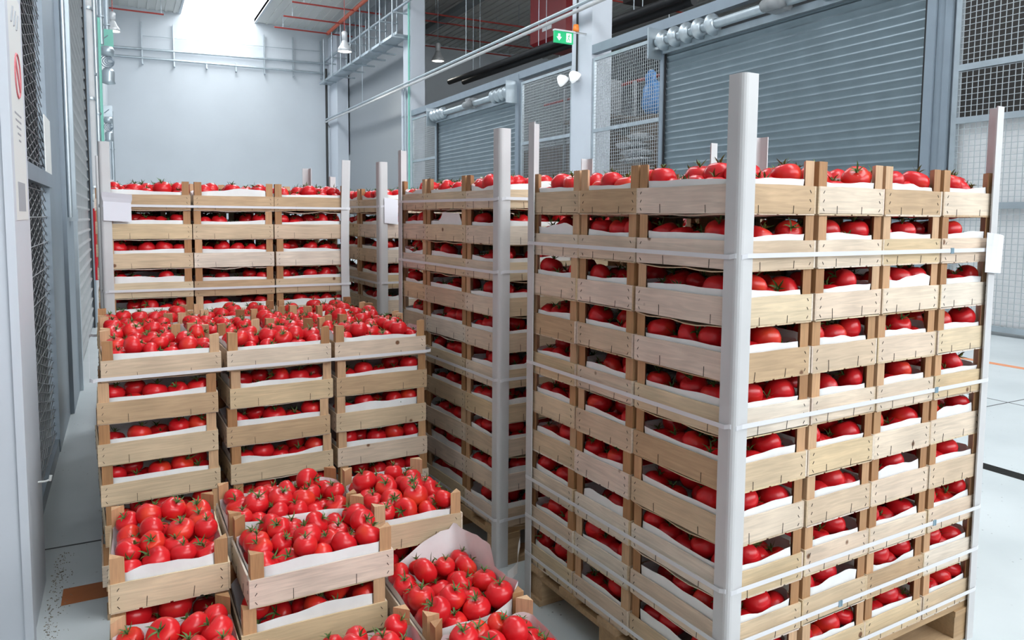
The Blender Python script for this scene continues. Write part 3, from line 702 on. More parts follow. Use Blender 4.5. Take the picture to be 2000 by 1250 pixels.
struct('ceiling', mb, M_CEIL, 'grey ribbed roof deck', 'ceiling')
for i, (a, b) in enumerate(SKY):
    mb = MB(); mb.box(SKX0-.1, SKX0, a, b, Z0-.05, 11.5); mb.box(SKX1, SKX1+.1, a, b, Z0-.05, 11.5); mb.box(SKX0-.1, SKX1+.1, a-.1, a, Z0-.05, 11.5); (mb.box(SKX0-.1, SKX1+.1, b, b+.1, Z0+.0, 11.5) if b < 38 else None)
    fr = struct('window_%d' % (i+1), mb, M_WALL, 'bright rooflight in the roof deck', 'rooflight')
    mb = MB(); mb.box(SKX0, SKX1, a, b, 11.3, 11.34); obj('diffuser_panel', mb, M_SKY if b < 38 else M_SKYB, fr)
mb = MB()
for y in (14.8, 2.8): mb.box(-.4, 25.6, y-.2, y+.2, 10.5, 11.0)
struct('ceiling_beam', mb, M_BEAM)
mb = MB(); mb.box(9.9, 10.5, 28, 38.9, 10.55, 11); struct('ceiling_beam_edge', mb, M_WALLR)
for n_, (x0, x1, y0, y1) in enumerate(((9.70, 10.25, 26.55, 27.4), (9.70, 10.25, 14.5, 15.35), (9.70, 10.25, 37.2, 39.0))):
    mb = MB(); mb.box(x0, x1, y0, y1, 0, 10.6); struct('column', mb, M_COLUMN, ['white column beside the farther shutter', 'nearer white column carrying the exit sign', 'white corner column at the back wall'][n_], 'column')
mb = MB()
mb.box(-3, 4.4, 3.64, 3.65, 0, .0015); mb.box(4.55, 12, 3.25, 3.26, 0, .0015); mb.box(6.2, 6.21, -6, 20, 0, .0015); mb.box(4.5, 9.5, 1.5, 1.51, 0, .0015)
struct('floor_joint_line', mb, M_GAP)
mb = MB(); mb.box(7.74, 7.84, -4, 20, 0, .002); o = obj('floor_line', mb, M_LINE); tag(o, 'thin orange line painted on the pale floor by the mesh fence', 'floor line')
mb = MB(); mb.box(-.245, .0, 3.08, 3.215, 0, .002); o = obj('floor_tape', mb, M_TAPE); tag(o, 'short strip of rust orange tape on the floor by grey column', 'floor tape')
mb = MB(); mb.box(4.40, 4.50, -2, 12, 0, .003)
for i in range(6): mb.box(4.408+i*.016, 4.414+i*.016, -2, 12, .003, .006)
o = obj('floor_drain', mb, M_DRAIN); tag(o, 'dark slotted drain channel set in the pale floor', 'drain')
mb = MB(); rg = random.Random(5)
for i in range(260):
    t = rg.random(); x = -.295+.02*rg.random()+abs(rg.gauss(0, .028)); y = 2.75+t*.85; s = rg.uniform(.0008, .003)
    mb.obox(Matrix.Translation((x, y, s/2)) @ Matrix.Rotation(rg.uniform(0, 3), 4, 'Z'), s*rg.uniform(1, 3), s, s, 0)
o = obj('grit', mb, M_GRIT); tag(o, 'loose grit swept along the foot of the grey column', 'grit', None, 'stuff')
# ---- left side: painted column, mesh gate, shutter
mb = MB(); mb.box(-.62, -.31, 2.80, 3.33, 0, 5.0, 0); mb.box(-.325, -.30, 2.79, 2.85, 0, 5.0, 0); struct('column', mb, M_COLUMN, 'white painted steel column at the very front of the wall', 'column')
mb = MB(); mb.box(-.3105, -.3085, 2.90, 3.27, 1.42, 2.20, 0)
st = obj('column_sticker', mb, M_STICK); tag(st, 'tall pale sign sheet with red circle on the white column', 'sign')
mb = MB()
for k in range(26):
    q0, q1 = 2*PI*k/26, 2*PI*(k+1)/26
    mb.tube([(-.308, 3.12+.075*math.cos(q0), 1.92+.075*math.sin(q0)), (-.308, 3.12+.075*math.cos(q1), 1.92+.075*math.sin(q1))], .004, 4)
mb.tube([(-.308, 3.07, 1.97), (-.308, 3.17, 1.87)], .004, 4); obj('red_circle_mark', mb, M_INKR, st)
mb = MB(); rg = random.Random(3)
for k in range(5): mb.box(-.3084, -.3078, 3.0+.02*k, 3.18-.01*k, 1.78-.022*k, 1.786-.022*k)
for k in range(3): mb.tube([(-.308, 3.0+.07*k, 2.08), (-.308, 3.05+.07*k, 2.14)], .004, 4)
mb.box(-.3084, -.3078, 3.0, 3.2, 1.45, 1.55)
obj('printed_mark', mb, M_INK, st)
mb = MB(); mb.tube([(-.31, 3.2, .44), (-.285, 3.2, .44), (-.27, 3.2, .445)], .004, 6); mb.tube([(-.272, 3.2, .44), (-.268, 3.2, .46)], .006, 6)
o = obj('wall_hook', mb, M_STICK); tag(o, 'tiny white hook sticking out low on the grey column', 'hook')
g = thing('mesh_gate', 'grey steel gate with wire mesh beside the white painted column', 'gate')
mb = MB(); mb.box(-.42, -.375, 5.15, 6.1, 0, 4.2); mb.box(-.42, -.372, 3.30, 3.40, 0, 4.2); mb.box(-.42, -.38, 3.4, 5.15, 0, .08); mb.box(-.42, -.38, 3.4, 5.15, 4.1, 4.2); obj('gate_frame', mb, M_STEELP, g)
mb = MB(); mb.box(-.42, -.37, 3.36, 5.3, 1.60, 1.68); obj('mid_rail', mb, M_STEELP, g)
mb = MB(); H_ = 4.1; p = .046
def clipline(y, z, dy, dz, y0, y1, z0, z1):
    t0, t1 = -1e9, 1e9
    for o_, d_, a_, b_ in ((y, dy, y0, y1), (z, dz, z0, z1)):
        ta, tb = sorted(((a_-o_)/d_, (b_-o_)/d_)); t0, t1 = max(t0, ta), min(t1, tb)
    return (y+dy*t0, z+dz*t0, y+dy*t1, z+dz*t1) if t1 > t0 else None
for s_ in (-1, 1):
    for k in range(-12, 92):
        c = clipline(3.4, k*.05, 1, s_*.22, 3.4, 5.15, .05, H_)
        if c: mb.tube([(-.40-.002*s_, c[0], c[1]), (-.40-.002*s_, c[2], c[3])], .0024, 4, 0, False)
for k in range(28): z = .12+k*.145; mb.tube([(-.394, 3.4, z), (-.394, 5.15, z)], .0028, 4, 0, False)
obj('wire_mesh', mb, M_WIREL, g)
mb = MB(); mb.box(-.3755, -.3705, 4.93, 5.30, 1.66, 2.0); o = obj('notice_sheet', mb, M_STICK); tag(o, 'white notice sheet fixed to the mesh gate above its rail', 'notice')
mb = MB(); mb.box(-1.8, -1.75, 2.0, 11.1, 0, 5.0); struct('wall_dark_backing', mb, M_DARK)  # near-black sheet added to stand in for the dark room behind the gate
dr = struct('door_1', (lambda m: (m.box(-.43, -.35, 6.12, 7.22, 0, 5.0), m.box(-.43, -.33, 10.75, 11.15, 0, 5.0), m)[-1])(MB()), M_STEELP, 'grey roller shutter in the wall past the mesh gate', 'shutter')
mb = MB(); mb.tube([(-.335, 6.25, 1.42), (-.335, 6.25, 4.9)], .016, 8); mb.box(-.35, -.325, 6.9, 7.0, 0, 4.9); obj('guide_rail', mb, M_GALV, dr)
mb = MB(); mb.box(-.35, -.30, 6.38, 6.60, 1.39, 1.48); obj('lock_box', mb, M_GALV, dr)
mb = MB(); prof, back = [], []
pt = .125
for k in range(38):
    z = .03+k*pt; prof += [(-.376, z), (-.374, z+.082), (-.362, z+.086), (-.357, z+.097), (-.360, z+.108), (-.376, z+.114)]
back = [(-.40, prof[-1][1]), (-.40, .03)]
mb.extrude(prof+back, 'y', 7.22, 10.75, 0, True); obj('slats', mb, M_SLATL, dr)
mb = MB(); mb.box(-.36, -.345, 10.72, 10.78, 0, 4.9); obj('guide_edge', mb, M_BLACK, dr)
def vpipe(name, x, y, r, z0, z1, mat, label, clips=0, cat='pipe'):
    mb = MB(); mb.tube([(x, y, z0), (x, y, z1)], r, 10); o = obj(name, mb, mat); tag(o, label, cat)
    for k in range(clips):
        m = MB(); zc = z0+(z1-z0)*(k+.5)/clips; m.lathe([(r*1.25, zc-.02), (r*1.35, zc), (r*1.25, zc+.02)], 10, Matrix.Translation((x, y, 0))); m.box(x-.09, x, y-.01, y+.01, zc-.012, zc+.012); obj('clip', m, M_GALV, o)
    return o
vpipe('wall_pipe', -.335, 11.8, .055, .0, 10.9, M_CARD, 'white vertical pipe on the wall past the shutter', 9)
vpipe('wall_conduit', -.345, 13.4, .05, 1.2, 10.9, M_GALV, 'grey conduit standing just beyond the white wall pipe', 6)
vpipe('wall_conduit', -.34, 15.5, .05, 0, 10.9, M_GALV, 'second grey conduit beyond the white wall pipe', 5)
vpipe('wall_conduit', -.32, 21, .06, 5.6, 10.9, M_GALV, 'grey conduit feeding the upper winch on the wall', 4)
vpipe('wall_conduit', -.22, 24, .07, 5.9, 10.9, M_GALV, 'grey conduit beside the first hanging lamp', 3)
vpipe('wall_post', -.36, 20, .045, 1.4, 6, M_MINT, 'mint green strip post under the wall winches')
vpipe('wall_conduit', -.2, 26, .05, 0, 4.6, M_GALV, 'dark thin conduit rising by the glimpsed stack', 2)
mb = MB(); mb.tube([(-.30, 10.9, .6), (-.30, 10.9, 1.52)], .05, 10); o = obj('signal_pole', mb, M_REDW); tag(o, 'red guard sleeve on the wall pipe beside the glimpsed stack', 'guard')
mb = MB(); mb.lathe([(.0, 1.60), (.035, 1.61), (.04, 1.66), (.03, 1.70), (0, 1.71)], 12, Matrix.Translation((-.30, 10.9, 0))); o = obj('socket_cap', mb, M_STICK); tag(o, 'small white socket on the wall pipe above the red guard', 'socket')
def winch(y, z, s, label, mint):
    w = thing('wall_winch', label, 'winch', (-.38, y, z), 0, 'winches on the wall')
    m = MB(); m.box(0, .32*s, -.03, 0, -.42*s, 0); obj('mount_plate', m, M_MINT if mint else M_GALV, w)
    m = MB(); m.lathe([(.05*s, -.45*s), (.13*s, -.46*s), (.17*s, -.55*s), (.14*s, -.68*s), (.05*s, -.7*s)], 16, Matrix.Translation((.17*s, -.16*s, 0))); obj('motor_housing', m, M_GALV, w)
    m = MB()
    for k in range(4):
        for a in range(14):
            q0, q1 = 2*PI*a/14, 2*PI*(a+1)/14; r = (.15-.028*k)*s
            m.tube([(.17*s+r*math.cos(q0)+.02*k, -.2*s-.03*k, -.83*s+r*math.sin(q0)*(1-.1*k)), (.17*s+r*math.cos(q1)+.02*k, -.2*s-.03*k, -.83*s+r*math.sin(q1)*(1-.1*k))], .012*s, 5, 0, False)
    obj('cable_coil', m, M_STEELP, w)
    m = MB(); m.lathe([(0, -1.0*s), (.1*s, -1.0*s), (.15*s, -1.08*s), (.14*s, -1.3*s), (.16*s, -1.36*s), (0, -1.4*s)], 16, Matrix.Translation((.18*s, -.2*s, 0))); obj('gear_drum', m, M_GALV, w)
    m = MB(); m.tube([(.04*s, -.035, -.3*s), (.2*s, -.035, -.15*s)], .012, 5); obj('arrow_mark', m, M_STEELP, w)
winch(21.5, 6.08, 1.0, 'upper grey winch with mint green plate high on the wall', True)
winch(23.5, 4.45, .72, 'lower smaller grey winch below the mint plated one', False)
# ---- right side: fence line at x = 9.7
FX = 9.72
def fence_panel(y0, y1, z0, z1, label, rail=3.46, pitch=.072, wmat=None):
    g = thing('mesh_fence_panel', label, 'mesh fence', group='mesh fence panels')
    m = MB(); m.box(FX, FX+.06, y0, y0+.07, 0, z1); m.box(FX, FX+.06, y1-.07, y1, 0, z1); m.box(FX, FX+.06, y0+.07, y1-.07, z1-.07, z1); m.box(FX, FX+.06, y0+.07, y1-.07, z0, z0+.07); obj('panel_frame', m, M_GALV, g)
    for r in ([rail] if not isinstance(rail, (list, tuple)) else rail):
        m = MB(); m.box(FX-.005, FX+.055, y0+.07, y1-.07, r-.04, r+.04); obj('cross_rail', m, M_GALV, g)
    m = MB(); w = .0036
    for k in range(1, int((y1-y0-.14)/pitch)+1): y = y0+.07+k*pitch; m.box(FX+.02, FX+.02+2*w, y-w, y+w, z0+.07, z1-.07)
    for k in range(1, int((z1-z0-.14)/pitch)+1): z = z0+.07+k*pitch; m.box(FX+.02-2*w, FX+.02, y0+.07, y1-.07, z-w, z+w)
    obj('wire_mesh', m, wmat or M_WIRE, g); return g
mb = MB(); mb.box(FX-.02, FX+.14, 15.36, 26.54, 5.22, 5.42); mb.box(FX-.02, FX+.14, 6.0, 14.49, 5.22, 5.42); mb.box(FX-.02, FX+.14, -3, 6.0, 5.22, 5.42)
o = obj('fence_top_beam', mb, M_STEELP); tag(o, 'long blue grey beam along the top of the mesh fences and shutters', 'beam')
fence_panel(15.36, 17.95, .05, 5.12, 'mesh fence panel between the farther shutter and the nearer column')
fence_panel(11.98, 14.48, .05, 5.12, 'mesh fence panel with blue bag behind, beside the nearer column')
fence_panel(24.15, 26.53, .05, 5.12, 'narrow mesh fence panel between the farther column and its shutter', 3.52)
fence_panel(2.6, 6.02, .05, 6.2, 'mesh fence panel with white lower half by the big shutter', [1.64, 2.75, 3.43], .074)
fence_panel(-2.2, 2.55, .05, 6.2, 'mesh fence panel continuing past the white lower half', [1.64, 2.75, 3.43], .074)
mb = MB(); mb.box(FX+.10, FX+.13, -2.2, 6.02, .0, 2.72); o = obj('white_sheeting', mb, M_PAPER); tag(o, 'white sheet lining the lower half of the mesh fence', 'sheeting')
def shutter(n, y0, y1, z1, label, pitch=.126):
    d = struct('door_%d' % n, (lambda m: ((m.box(FX-.03, FX+.10, y0-.36, y0-.27, 0, 5.6), m.box(FX-.005, FX+.10, y0-.265, y0-.15, 0, 5.6), m.box(FX-.04, FX+.10, y0-.145, y0-.02, 0, 5.6)) if n == 2 else m.box(FX-.03, FX+.10, y0-.22, y0-.02, 0, z1+.55), m.box(FX-.03, FX+.10, y1+.02, y1+.12, 0, z1+.1), m)[-1])(MB()), M_STEELP, label, 'shutter')
    m = MB(); pr = []
    nk = int(z1/pitch)
    for k in range(nk):
        z = .03+k*pitch; pr += [(FX+.052, z), (FX+.046, z+.03), (FX+.034, z+.07), (FX+.018, z+.098), (FX+.012, z+.104), (FX+.014, z+.109), (FX+.046, z+.122)]
    m.extrude(pr + [(FX+.08, pr[-1][1]), (FX+.08, .03)], 'y', y0, y1, 0, True); obj('slats', m, M_SLAT, d)
    m = MB(); m.box(FX+.0, FX+.015, y0-.02, y0+.03, 0, z1); m.box(FX+.0, FX+.015, y1-.03, y1+.02, 0, z1); obj('guide_rail', m, M_BLACK, d)
    m = MB(); zc = z1+.10; yy = [y0-.05, y1+.05]
    m.tube([(FX-.16, y0-.05, zc), (FX-.16, y1+.05, zc)], .085, 14); obj('drum_shaft', m, M_GALV, d)
    m = MB(); m.box(FX-.06, FX+.02, y0, y1, z1-.12, z1+.0); obj('lintel_profile', m, M_GALV, d)
    for a, s_ in ((y1-.15, -1), (y0+.15, 1)):
        for k in range(5 if n == 2 else 4):
            c = a+s_*k*.34*(1 if n == 2 else .8)
            m = MB(); m.lathe([(.09, -.1), (.13, -.09), (.14, -.03), (.20, -.02), (.20, .02), (.14, .03), (.13, .09), (.09, .1)], 16, Matrix.Translation((FX-.16, c, zc)) @ Matrix.Rotation(PI/2, 4, 'X')); obj('spring_coil', m, M_GALV, d)
    for a in (y0-.1, y1+.1):
        m = MB(); m.box(FX-.36, FX+.02, a-.02, a+.02, zc-.32, zc+.28); obj('end_plate', m, M_GALV, d)
    m = MB(); yc = (y0+y1)/2-.3; m.box(FX-.3, FX-.03, yc-.16, yc+.16, zc-.13, zc+.16); m.lathe([(0, -.2), (.1, -.2), (.11, .2), (0, .2)], 12, Matrix.Translation((FX-.3, yc, zc-.02)) @ Matrix.Rotation(PI/2, 4, 'X')); obj('safety_brake', m, M_SHELFW, d)
    return d
shutter(2, 6.42, 11.9, 4.85, 'large closed ribbed steel shutter behind the nearest stack')
shutter(3, 18.25, 24.0, 4.80, 'farther closed ribbed steel shutter between the columns')
# exit sign, beacon, flood lamp and cable on the nearer column
s = thing('exit_sign', 'green emergency exit sign on the nearer white column', 'exit sign', (9.08, 14.75, 5.57))
m = MB(); m.box(-.25, .25, -.03, .03, -.13, .13); obj('housing', m, M_GREEN, s)
m = MB(); m.box(-.26, .30, -.045, .045, .13, .165); obj('top_bar', m, M_LAMP, s)
m = MB(); yf = -.032
m.box(.06, .20, yf-.002, yf, -.10, .10); obj('door_pictogram', m, M_SIGNW, s)
m = MB(); m.prism([(0,0),(1,0),(0,1)], 0, 0) if False else None
m.add([(-.20,yf,.0),(-.13,yf,-.085),(-.06,yf,.0),(-.10,yf,.0),(-.10,yf,.07),(-.16,yf,.07),(-.16,yf,.0)], [(0,1,2,3,6),(3,4,5,6)], 0)
obj('down_arrow', m, M_SIGNW, s)
m = MB(); y_ = yf-.004
m.lathe([(0,-.014),(.012,-.008),(.014,.0),(.012,.008),(0,.014)], 8, Matrix.Translation((.135, y_, .065)))
for a, b in (((.13,.05),(.12,-.01)), ((.12,-.01),(.15,-.045)), ((.15,-.045),(.145,-.085)), ((.12,-.01),(.10,-.05)), ((.10,-.05),(.085,-.085)), ((.13,.045),(.16,.01)), ((.13,.045),(.10,.02))): m.tube([(a[0],y_,a[1]),(b[0],y_,b[1])], .008, 5)
obj('running_figure', m, M_GREEN, s)
m = MB(); m.box(.25, .62, -.02, .02, .135, .16); obj('bracket', m, M_LAMP, s)
m = MB(); m.lathe([(0, 0), (.07, 0), (.075, .06), (.06, .16), (0, .17)], 14, Matrix.Translation((9.42, 14.75, 5.74))); o = obj('warning_beacon', m, M_ORANGE); m = MB(); m.box(9.40, 9.70, 14.73, 14.77, 5.72, 5.739); obj('bracket', m, M_LAMP, o); tag(o, 'orange warning beacon above the green exit sign', 'beacon')
m = MB(); m.tube([(9.68, 15.1, 4.85), (9.68, 15.1, 10.3)], .025, 6); o = obj('column_cable', m, M_DRAIN); tag(o, 'dark cable running down the nearer white column', 'cable')
fl = thing('twin_flood_lamp', 'twin emergency flood lamp on the nearer white column', 'flood lamp', (9.62, 15.1, 4.78))
m = MB(); m.box(-.06, .082, -.12, .12, -.08, .08); obj('bracket', m, M_LAMP, fl)
for sy in (.38, -.16):
    m = MB(); m.lathe([(.03, .12), (.07, .10), (.13, .0), (.15, -.09), (.0, -.085)], 14, Matrix.Translation((-.12, sy, 0)) @ Matrix.Rotation(-.9, 4, 'Y')); obj('lamp_head', m, M_SIGNW, fl)
# storage behind the fence
mb = MB(); mb.box(17, 17.2, 4, 39, 0, 4.6); struct('wall_store', mb, M_BROWN)
mb = MB(); mb.box(12.6, 12.7, 1.5, 8.5, 0, 10.9); struct('wall_store_dark_screen', mb, M_DARK)  # near-black screen added to keep the space behind the mesh dark
def rack(y0, y1, label):
    r = thing('storage_rack', label, 'storage rack', (12.0, y0, 0), group='storage racks')
    for yy in (0, y1-y0):
        m = MB(); m.box(-.5, -.42, yy-.04, yy+.04, 0, 5.2); m.box(.5, .58, yy-.04, yy+.04, 0, 5.2); obj('upright', m, M_SHELFW, r)
    for z in (1.35, 2.75, 4.15): m = MB(); m.box(-.5, .58, 0, y1-y0, z, z+.1); obj('shelf', m, M_BROWN, r)
rack(12.2, 14.2, 'storage rack behind the mesh panel right of nearer column'.replace('right of', 'beside')); rack(16.6, 18.6, 'storage rack behind the mesh panel by the farther shutter')
rg = random.Random(9)
for y0, zs in ((12.65, (0, 1.45, 2.85, 4.25)), (17.0, (0, 1.45, 2.85, 4.25))):
    for z in zs:
        m = MB(); h = rg.uniform(.8, 1.1); m.box(11.62, 12.38, y0, y0+1.1, z+.001, z+h); m.box(11.60, 11.62, y0+.02, y0+1.08, z+.05, z+h-.05, 1)
        o = obj('stored_carton', m, [rg.choice([M_BROWN, M_SHELFW]), M_SHELFW]); tag(o, 'carton stack stored on the racks behind the mesh fence', 'carton', 'cartons behind the mesh fence')
m = MB(); rg = random.Random(12)
def lump(cx_, cy_, cz_, rx, ry, rz, seed):
    q = random.Random(seed); pr = [q.uniform(0, 6) for _ in range(5)]; vs = []; n, k = 16, 9
    for i in range(k+1):
        th = PI*i/k
        for j in range(n):
            a = 2*PI*j/n; w = 1+.10*math.sin(3*a+pr[0]+2*th)+.08*math.sin(5*th+pr[1]+a)+.05*math.sin(9*a+pr[2])
            vs.append((cx_+rx*w*math.sin(th)*math.cos(a), cy_+ry*w*math.sin(th)*math.sin(a), cz_+rz*math.cos(th)*(1+.05*math.sin(4*a+pr[3]))))
    return vs, [(i*n+j, i*n+(j+1)%n, (i+1)*n+(j+1)%n, (i+1)*n+j) for i in range(k) for j in range(n)]
for nm, x0, x1, y0, y1, zz, lb in (('carton_tower', 11.1, 11.9, 14.45, 15.95, 2.80, 'brown wrapped goods under the white sacks behind the mesh fence'), ('carton_tower', 12.1, 12.9, 15.3, 16.2, 4.14, 'tall brown goods tower carrying the blue sack')):
    k = MB(); n = int(zz/.7)
    for i in range(n): k.box(x0+.01*(i % 2), x1, y0, y1-.012*(i % 2), zz*i/n+.002, zz*(i+1)/n)
    o = obj(nm, k, M_BROWN); tag(o, lb, 'goods')
v, f = lump(12.45, 15.72, 4.62, .27, .30, .50, 4); m.add(v, f, 0, True); v, f = lump(12.45, 15.80, 5.14, .12, .17, .22, 5); m.add(v, f, 0, True)
o = obj('blue_bag', m, M_BLUE); tag(o, 'knotted blue plastic sack behind the mesh fence', 'sack')
for i, (y, z) in enumerate(((15.05, 2.90), (15.12, 3.10), (15.3, 3.30), (14.95, 3.48))):
    m = MB(); v, f = lump(11.5, y, z, .36, .52 if i < 3 else .3, .098, 20+i); m.add(v, f, 0, True); o = obj('white_sack', m, M_BAG); tag(o, 'white sack piled behind the mesh fence below the blue sack', 'sack', 'white sacks behind the fence')
# ---- pipes, trays and lamps overhead
def hpipe(name, pts, r, mat, label, cat='pipe', clips=None):
    m = MB(); m.tube(pts, r, 8); o = obj(name, m, mat); tag(o, label, cat)
    for c in clips or []:
        k = MB(); k.tube([(c[0], c[1], c[2]), (c[0], c[1], c[3])], .012, 5); obj('hanger_rod', k, M_GALV, o)
    return o
hpipe('ceiling_pipe', [(9.45, -1, 6.30), (9.45, 38.6, 6.42)], .045, M_GALV, 'upper of the twin galvanised pipes running along the columns', clips=[(9.45, y, 6.4, 10.3) for y in (10, 21, 32)])
hpipe('ceiling_pipe', [(9.45, -1, 6.17), (9.45, 38.7, 6.30), (9.9, 38.9, 5.9)], .045, M_CARD, 'lower whiter pipe of the twin pipes running along the columns')
hpipe('ceiling_pipe', [(9.45, 25.5, 9.28), (9.45, 38.9, 9.40)], .06, M_GALV, 'high galvanised pipe between the farther column and the corner')
for i, (x, z0, z1, mt, lb) in enumerate(((9.62, 2.5, 6.3, M_COLUMN, 'white riser pipe on the farther column'), (9.64, 2.5, 6.3, M_GALV, 'grey riser pipe on the farther column'))): vpipe('riser_pipe', 9.62, 27.25-.28*i, .05, 0, z1, mt, lb, 3)
vpipe('riser_pipe', 9.64, 26.62, .035, 0, 10.3, M_MINT, 'mint green riser on the farther white column')
vpipe('riser_pipe', 9.5, 38.6, .06, 0, 9.0, M_DRAIN, 'dark riser pipe in the back corner of the hall')
vpipe('riser_pipe', 10.2, 38.0, .05, 4.2, 10.4, M_GALV, 'thin grey riser beside the dark corner riser')
for i, (ya, xa, xb) in enumerate(((32.0, 6.5, 20), (34.4, 6.6, 20), (36.6, 6.6, 20))):
    hpipe('sprinkler_pipe', [(xa, ya, 10.3), (xb, ya+.02, 10.3)], .035, M_RED, 'red sprinkler pipe under the roof, %s from the back wall' % NTH[2-i], clips=[(x, ya, 10.3, 10.95) for x in (7, 10, 13, 16, 19)])
for i, ya in enumerate((29.8, 24.5, 19.0)):
    hpipe('sprinkler_pipe', [(11, ya, 10.0), (21, ya, 10.0)], .035, M_RED, 'red sprinkler pipe over the storage area, %s from the farther column' % NTH[i], clips=[(x, ya, 10, 10.95) for x in (12, 16, 20)])
hpipe('sprinkler_pipe', [(-.35, 36.8, 10.3), (1.9, 36.8, 10.3)], .035, M_RED, 'short red sprinkler pipe above the first hanging lamp', clips=[(1.8, 36.8, 10.3, 10.95)])
hpipe('sprinkler_main', [(9.15, 20, 10.35), (9.15, 36.8, 10.35)], .085, M_ORPIPE, 'thick orange red sprinkler main along the roof')
hpipe('sprinkler_pipe', [(14, 16, 5.62), (14, 24, 5.62)], .05, M_RED, 'low red pipe behind the mesh fences', clips=[(14, y, 5.62, 11.0) for y in (17, 23)])
for i in range(2): hpipe('lagged_pipe', [(12.0+.28*i, 14, 6.75-.1*i), (12.0+.28*i, 28.3-.8*i, 6.95-.1*i)], .11, M_BLACK, ['nearer of two black lagged pipes over the fence', 'second black lagged pipe over the fence'][i], clips=[(12.0+.28*i, y, 6.85, 10.9) for y in (16, 21, 26)])
t = thing('cable_tray', 'galvanised cable tray hung on brackets before the farther column', 'cable tray', (9.45, 0, 0))
for y in (26.9, 28.4, 29.8, 31.1, 32.6, 34.2, 35.8, 37.4):
    m = MB(); m.tube([(-.35, y, 8.15), (-.35, y, 10.2)], .03, 6); m.tube([(.35, y, 8.15), (.35, y, 10.98)], .03, 6); m.box(-.4, .75, y-.04, y+.04, 8.11, 8.17); m.box(-.38, .4, y-.03, y+.03, 9.0, 9.05); obj('hanger', m, M_GALV, t)
m = MB(); m.box(-.3, .3, 26.6, 38.6, 8.17, 8.19); m.box(-.3, -.28, 26.6, 38.6, 8.19, 8.27); m.box(.28, .3, 26.6, 38.6, 8.19, 8.27); obj('tray', m, M_GALV, t)
g = thing('wall_conduit_run', 'twin conduit run with hangers across the top of the back wall', 'conduit', (0, 38.85, 0))
for z0, z1 in ((9.08, 9.33), (8.70, 8.82)):
    m = MB(); m.tube([(-.4, 0, z0), (10.6, 0, z1)], .055, 8); obj('conduit', m, M_GALV, g)
for x, zt, zl in ((1.05, 10.35, 8.4), (2.4, 10.38, 8.4), (3.82, 8.85, 8.45), (5.15, 8.9, 8.45), (6.5, 10.4, 8.47), (7.9, 10.45, 8.48), (9.3, 10.42, 8.5)):
    m = MB(); m.box(x-.03, x+.03, -.02, .08, zl, zt); m.box(x-.03, x+.03, -.2, .0, zl, zl+.05); obj('hanger', m, M_GALV, g)
m = MB(); m.tube([(1.05, 0, 9.72), (9.3, 0, 9.9)], .015, 5); obj('tie_wire', m, M_GALV, g)
h = thing('gas_heater', 'dark red unit heater hanging from the roof behind the nearer column', 'heater', (13.3, 21.4, 7.9))
m = MB(); m.box(-.75, .75, -1.15, 1.15, -.55, 1.9); obj('casing', m, M_HEAT, h)
m = MB(); m.add([(-.75,-1.15,-.55),(.75,-1.15,-.55),(.75,1.15,-.55),(-.75,1.15,-.55),(-.5,-.8,-.85),(.5,-.8,-.85),(.5,.8,-.85),(-.5,.8,-.85)], [(0,1,5,4),(1,2,6,5),(2,3,7,6),(3,0,4,7),(4,5,6,7)]); obj('outlet_hood', m, M_HEAT, h)
m = MB(); m.box(-.77, -.75, -.3, .3, -.3, -.18); obj('name_plate', m, M_LAMP, h)
for sx in (-.6, .6): m = MB(); m.tube([(sx, 0, 1.9), (sx, 0, 3.05)], .025, 6); obj('hanger_rod', m, M_GALV, h)
mb = MB(); mb.box(14.2, 15.6, 9, 19.5, 8.2, 9.0); [mb.box(x, x+.03, y, y+.03, 9.0, 10.955) for x in (14.3, 15.4) for y in (10, 14, 18.5)]; o = obj('roof_dark_box', mb, M_DARK); tag(o, 'dark box hung under the roof over the storage area', 'duct')  # near-black box on thin legs up to the roof deck
mb = MB(); mb.box(13.0, 13.4, 27.2, 38.9, 10.3, 10.55); o = obj('ceiling_channel', mb, M_WALLR); tag(o, 'pale grey channel under the roof beyond the farther column', 'channel')
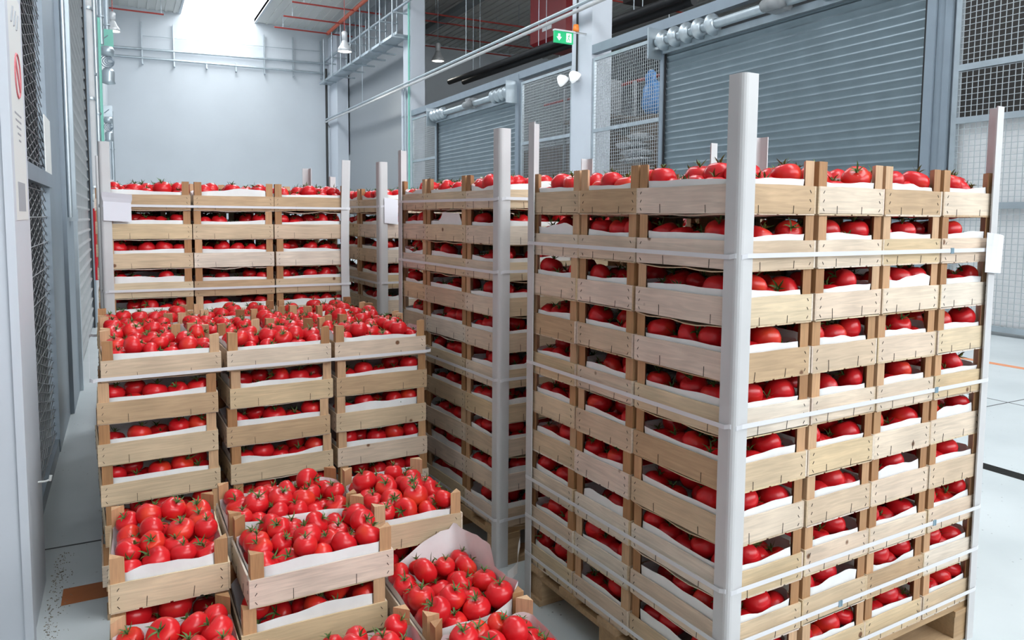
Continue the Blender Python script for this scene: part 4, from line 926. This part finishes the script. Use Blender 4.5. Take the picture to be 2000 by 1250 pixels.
def pendant(x, y, z, label, s=1., red=False):
    p = thing('pendant_lamp', label, 'pendant lamp', (x, y, z), group='bell lamps under the roof')
    m = MB(); m.lathe([(.09*s, .42*s), (.12*s, .36*s), (.16*s, .25*s), (.25*s, .12*s), (.29*s, -.02*s), (.275*s, -.02*s), (.235*s, .11*s), (.14*s, .24*s), (.08*s, .3*s)], 22); obj('lamp_shade', m, M_LAMP, p)
    m = MB(); m.lathe([(0, .42*s), (.11*s, .42*s), (.115*s, .72*s), (.07*s, .78*s), (0, .78*s)], 16); obj('gear_housing', m, M_LAMP, p)
    m = MB(); m.lathe([(0, .0), (.255*s, .0), (.255*s, .02), (0, .03)], 20); obj('lamp_glass', m, M_GLOW, p)
    l = bpy.data.lights.new('lamp_light', 'SPOT'); l.energy = 260; l.color = (1,.95,.86); l.spot_size = 2.6; l.spot_blend = .6; l.shadow_soft_size = .2; lo = bpy.data.objects.new('lamp_light', l); COL.objects.link(lo); lo.parent = p; lo.location = (0,0,-.06)
    m = MB(); m.tube([(0, 0, .78*s), (0, 0, 10.95-z)], .014, 5); obj('suspension_rod', m, M_RED if red else M_GALV, p)
pendant(-.09, 30.3, 7.95, 'bell lamp hanging beside the wall winches', .85, True)
pendant(7.98, 29.4, 7.95, 'bell lamp hanging before the cable tray', 1.0, True)
pendant(11.9, 29.3, 7.97, 'bell lamp hanging just past the farther column', .95)
pendant(13.7, 18.0, 8.0, 'bell lamp over the storage area near the heater')
# ------------------------------------------------------------------ light
def area(name, loc, rot, sx, sy, power, col=(1,1,1)):
    l = bpy.data.lights.new(name, 'AREA'); l.shape = 'RECTANGLE'; l.size = sx; l.size_y = sy; l.energy = power; l.color = col
    o = bpy.data.objects.new(name, l); COL.objects.link(o); o.location = loc; o.rotation_euler = rot; return o
w = bpy.data.worlds.new('daylight'); SC.world = w; w.use_nodes = True
w.node_tree.nodes['Background'].inputs['Color'].default_value = (.93, .97, 1, 1); w.node_tree.nodes['Background'].inputs['Strength'].default_value = 5.6
SC.view_settings.view_transform = 'Standard'; SC.view_settings.look = 'None'; SC.view_settings.gamma = 1.0; SC.view_settings.exposure = 0.2
try: SC.view_settings.use_curve_mapping = False
except Exception: pass
SC.cycles.use_denoising = True
SC.cycles.use_adaptive_sampling = True; SC.cycles.adaptive_threshold = .04
SC.cycles.max_bounces = 7; SC.cycles.diffuse_bounces = 4; SC.cycles.glossy_bounces = 3
# ------------------------------------------------------------------ camera
cd = bpy.data.cameras.new('camera'); cam = bpy.data.objects.new('camera', cd); COL.objects.link(cam); SC.camera = cam
cd.sensor_fit = 'HORIZONTAL'; cd.sensor_width = 36.0; cd.lens = F/2000*36.0; cd.shift_x = 0; cd.shift_y = -(625-CY)/2000
cd.clip_start = .05; cd.clip_end = 200
B = np.stack([RT, UP, -FW], 1)
Mc = Matrix(B.tolist()).to_4x4(); Mc.translation = Vector(CAMP); cam.matrix_world = Mc
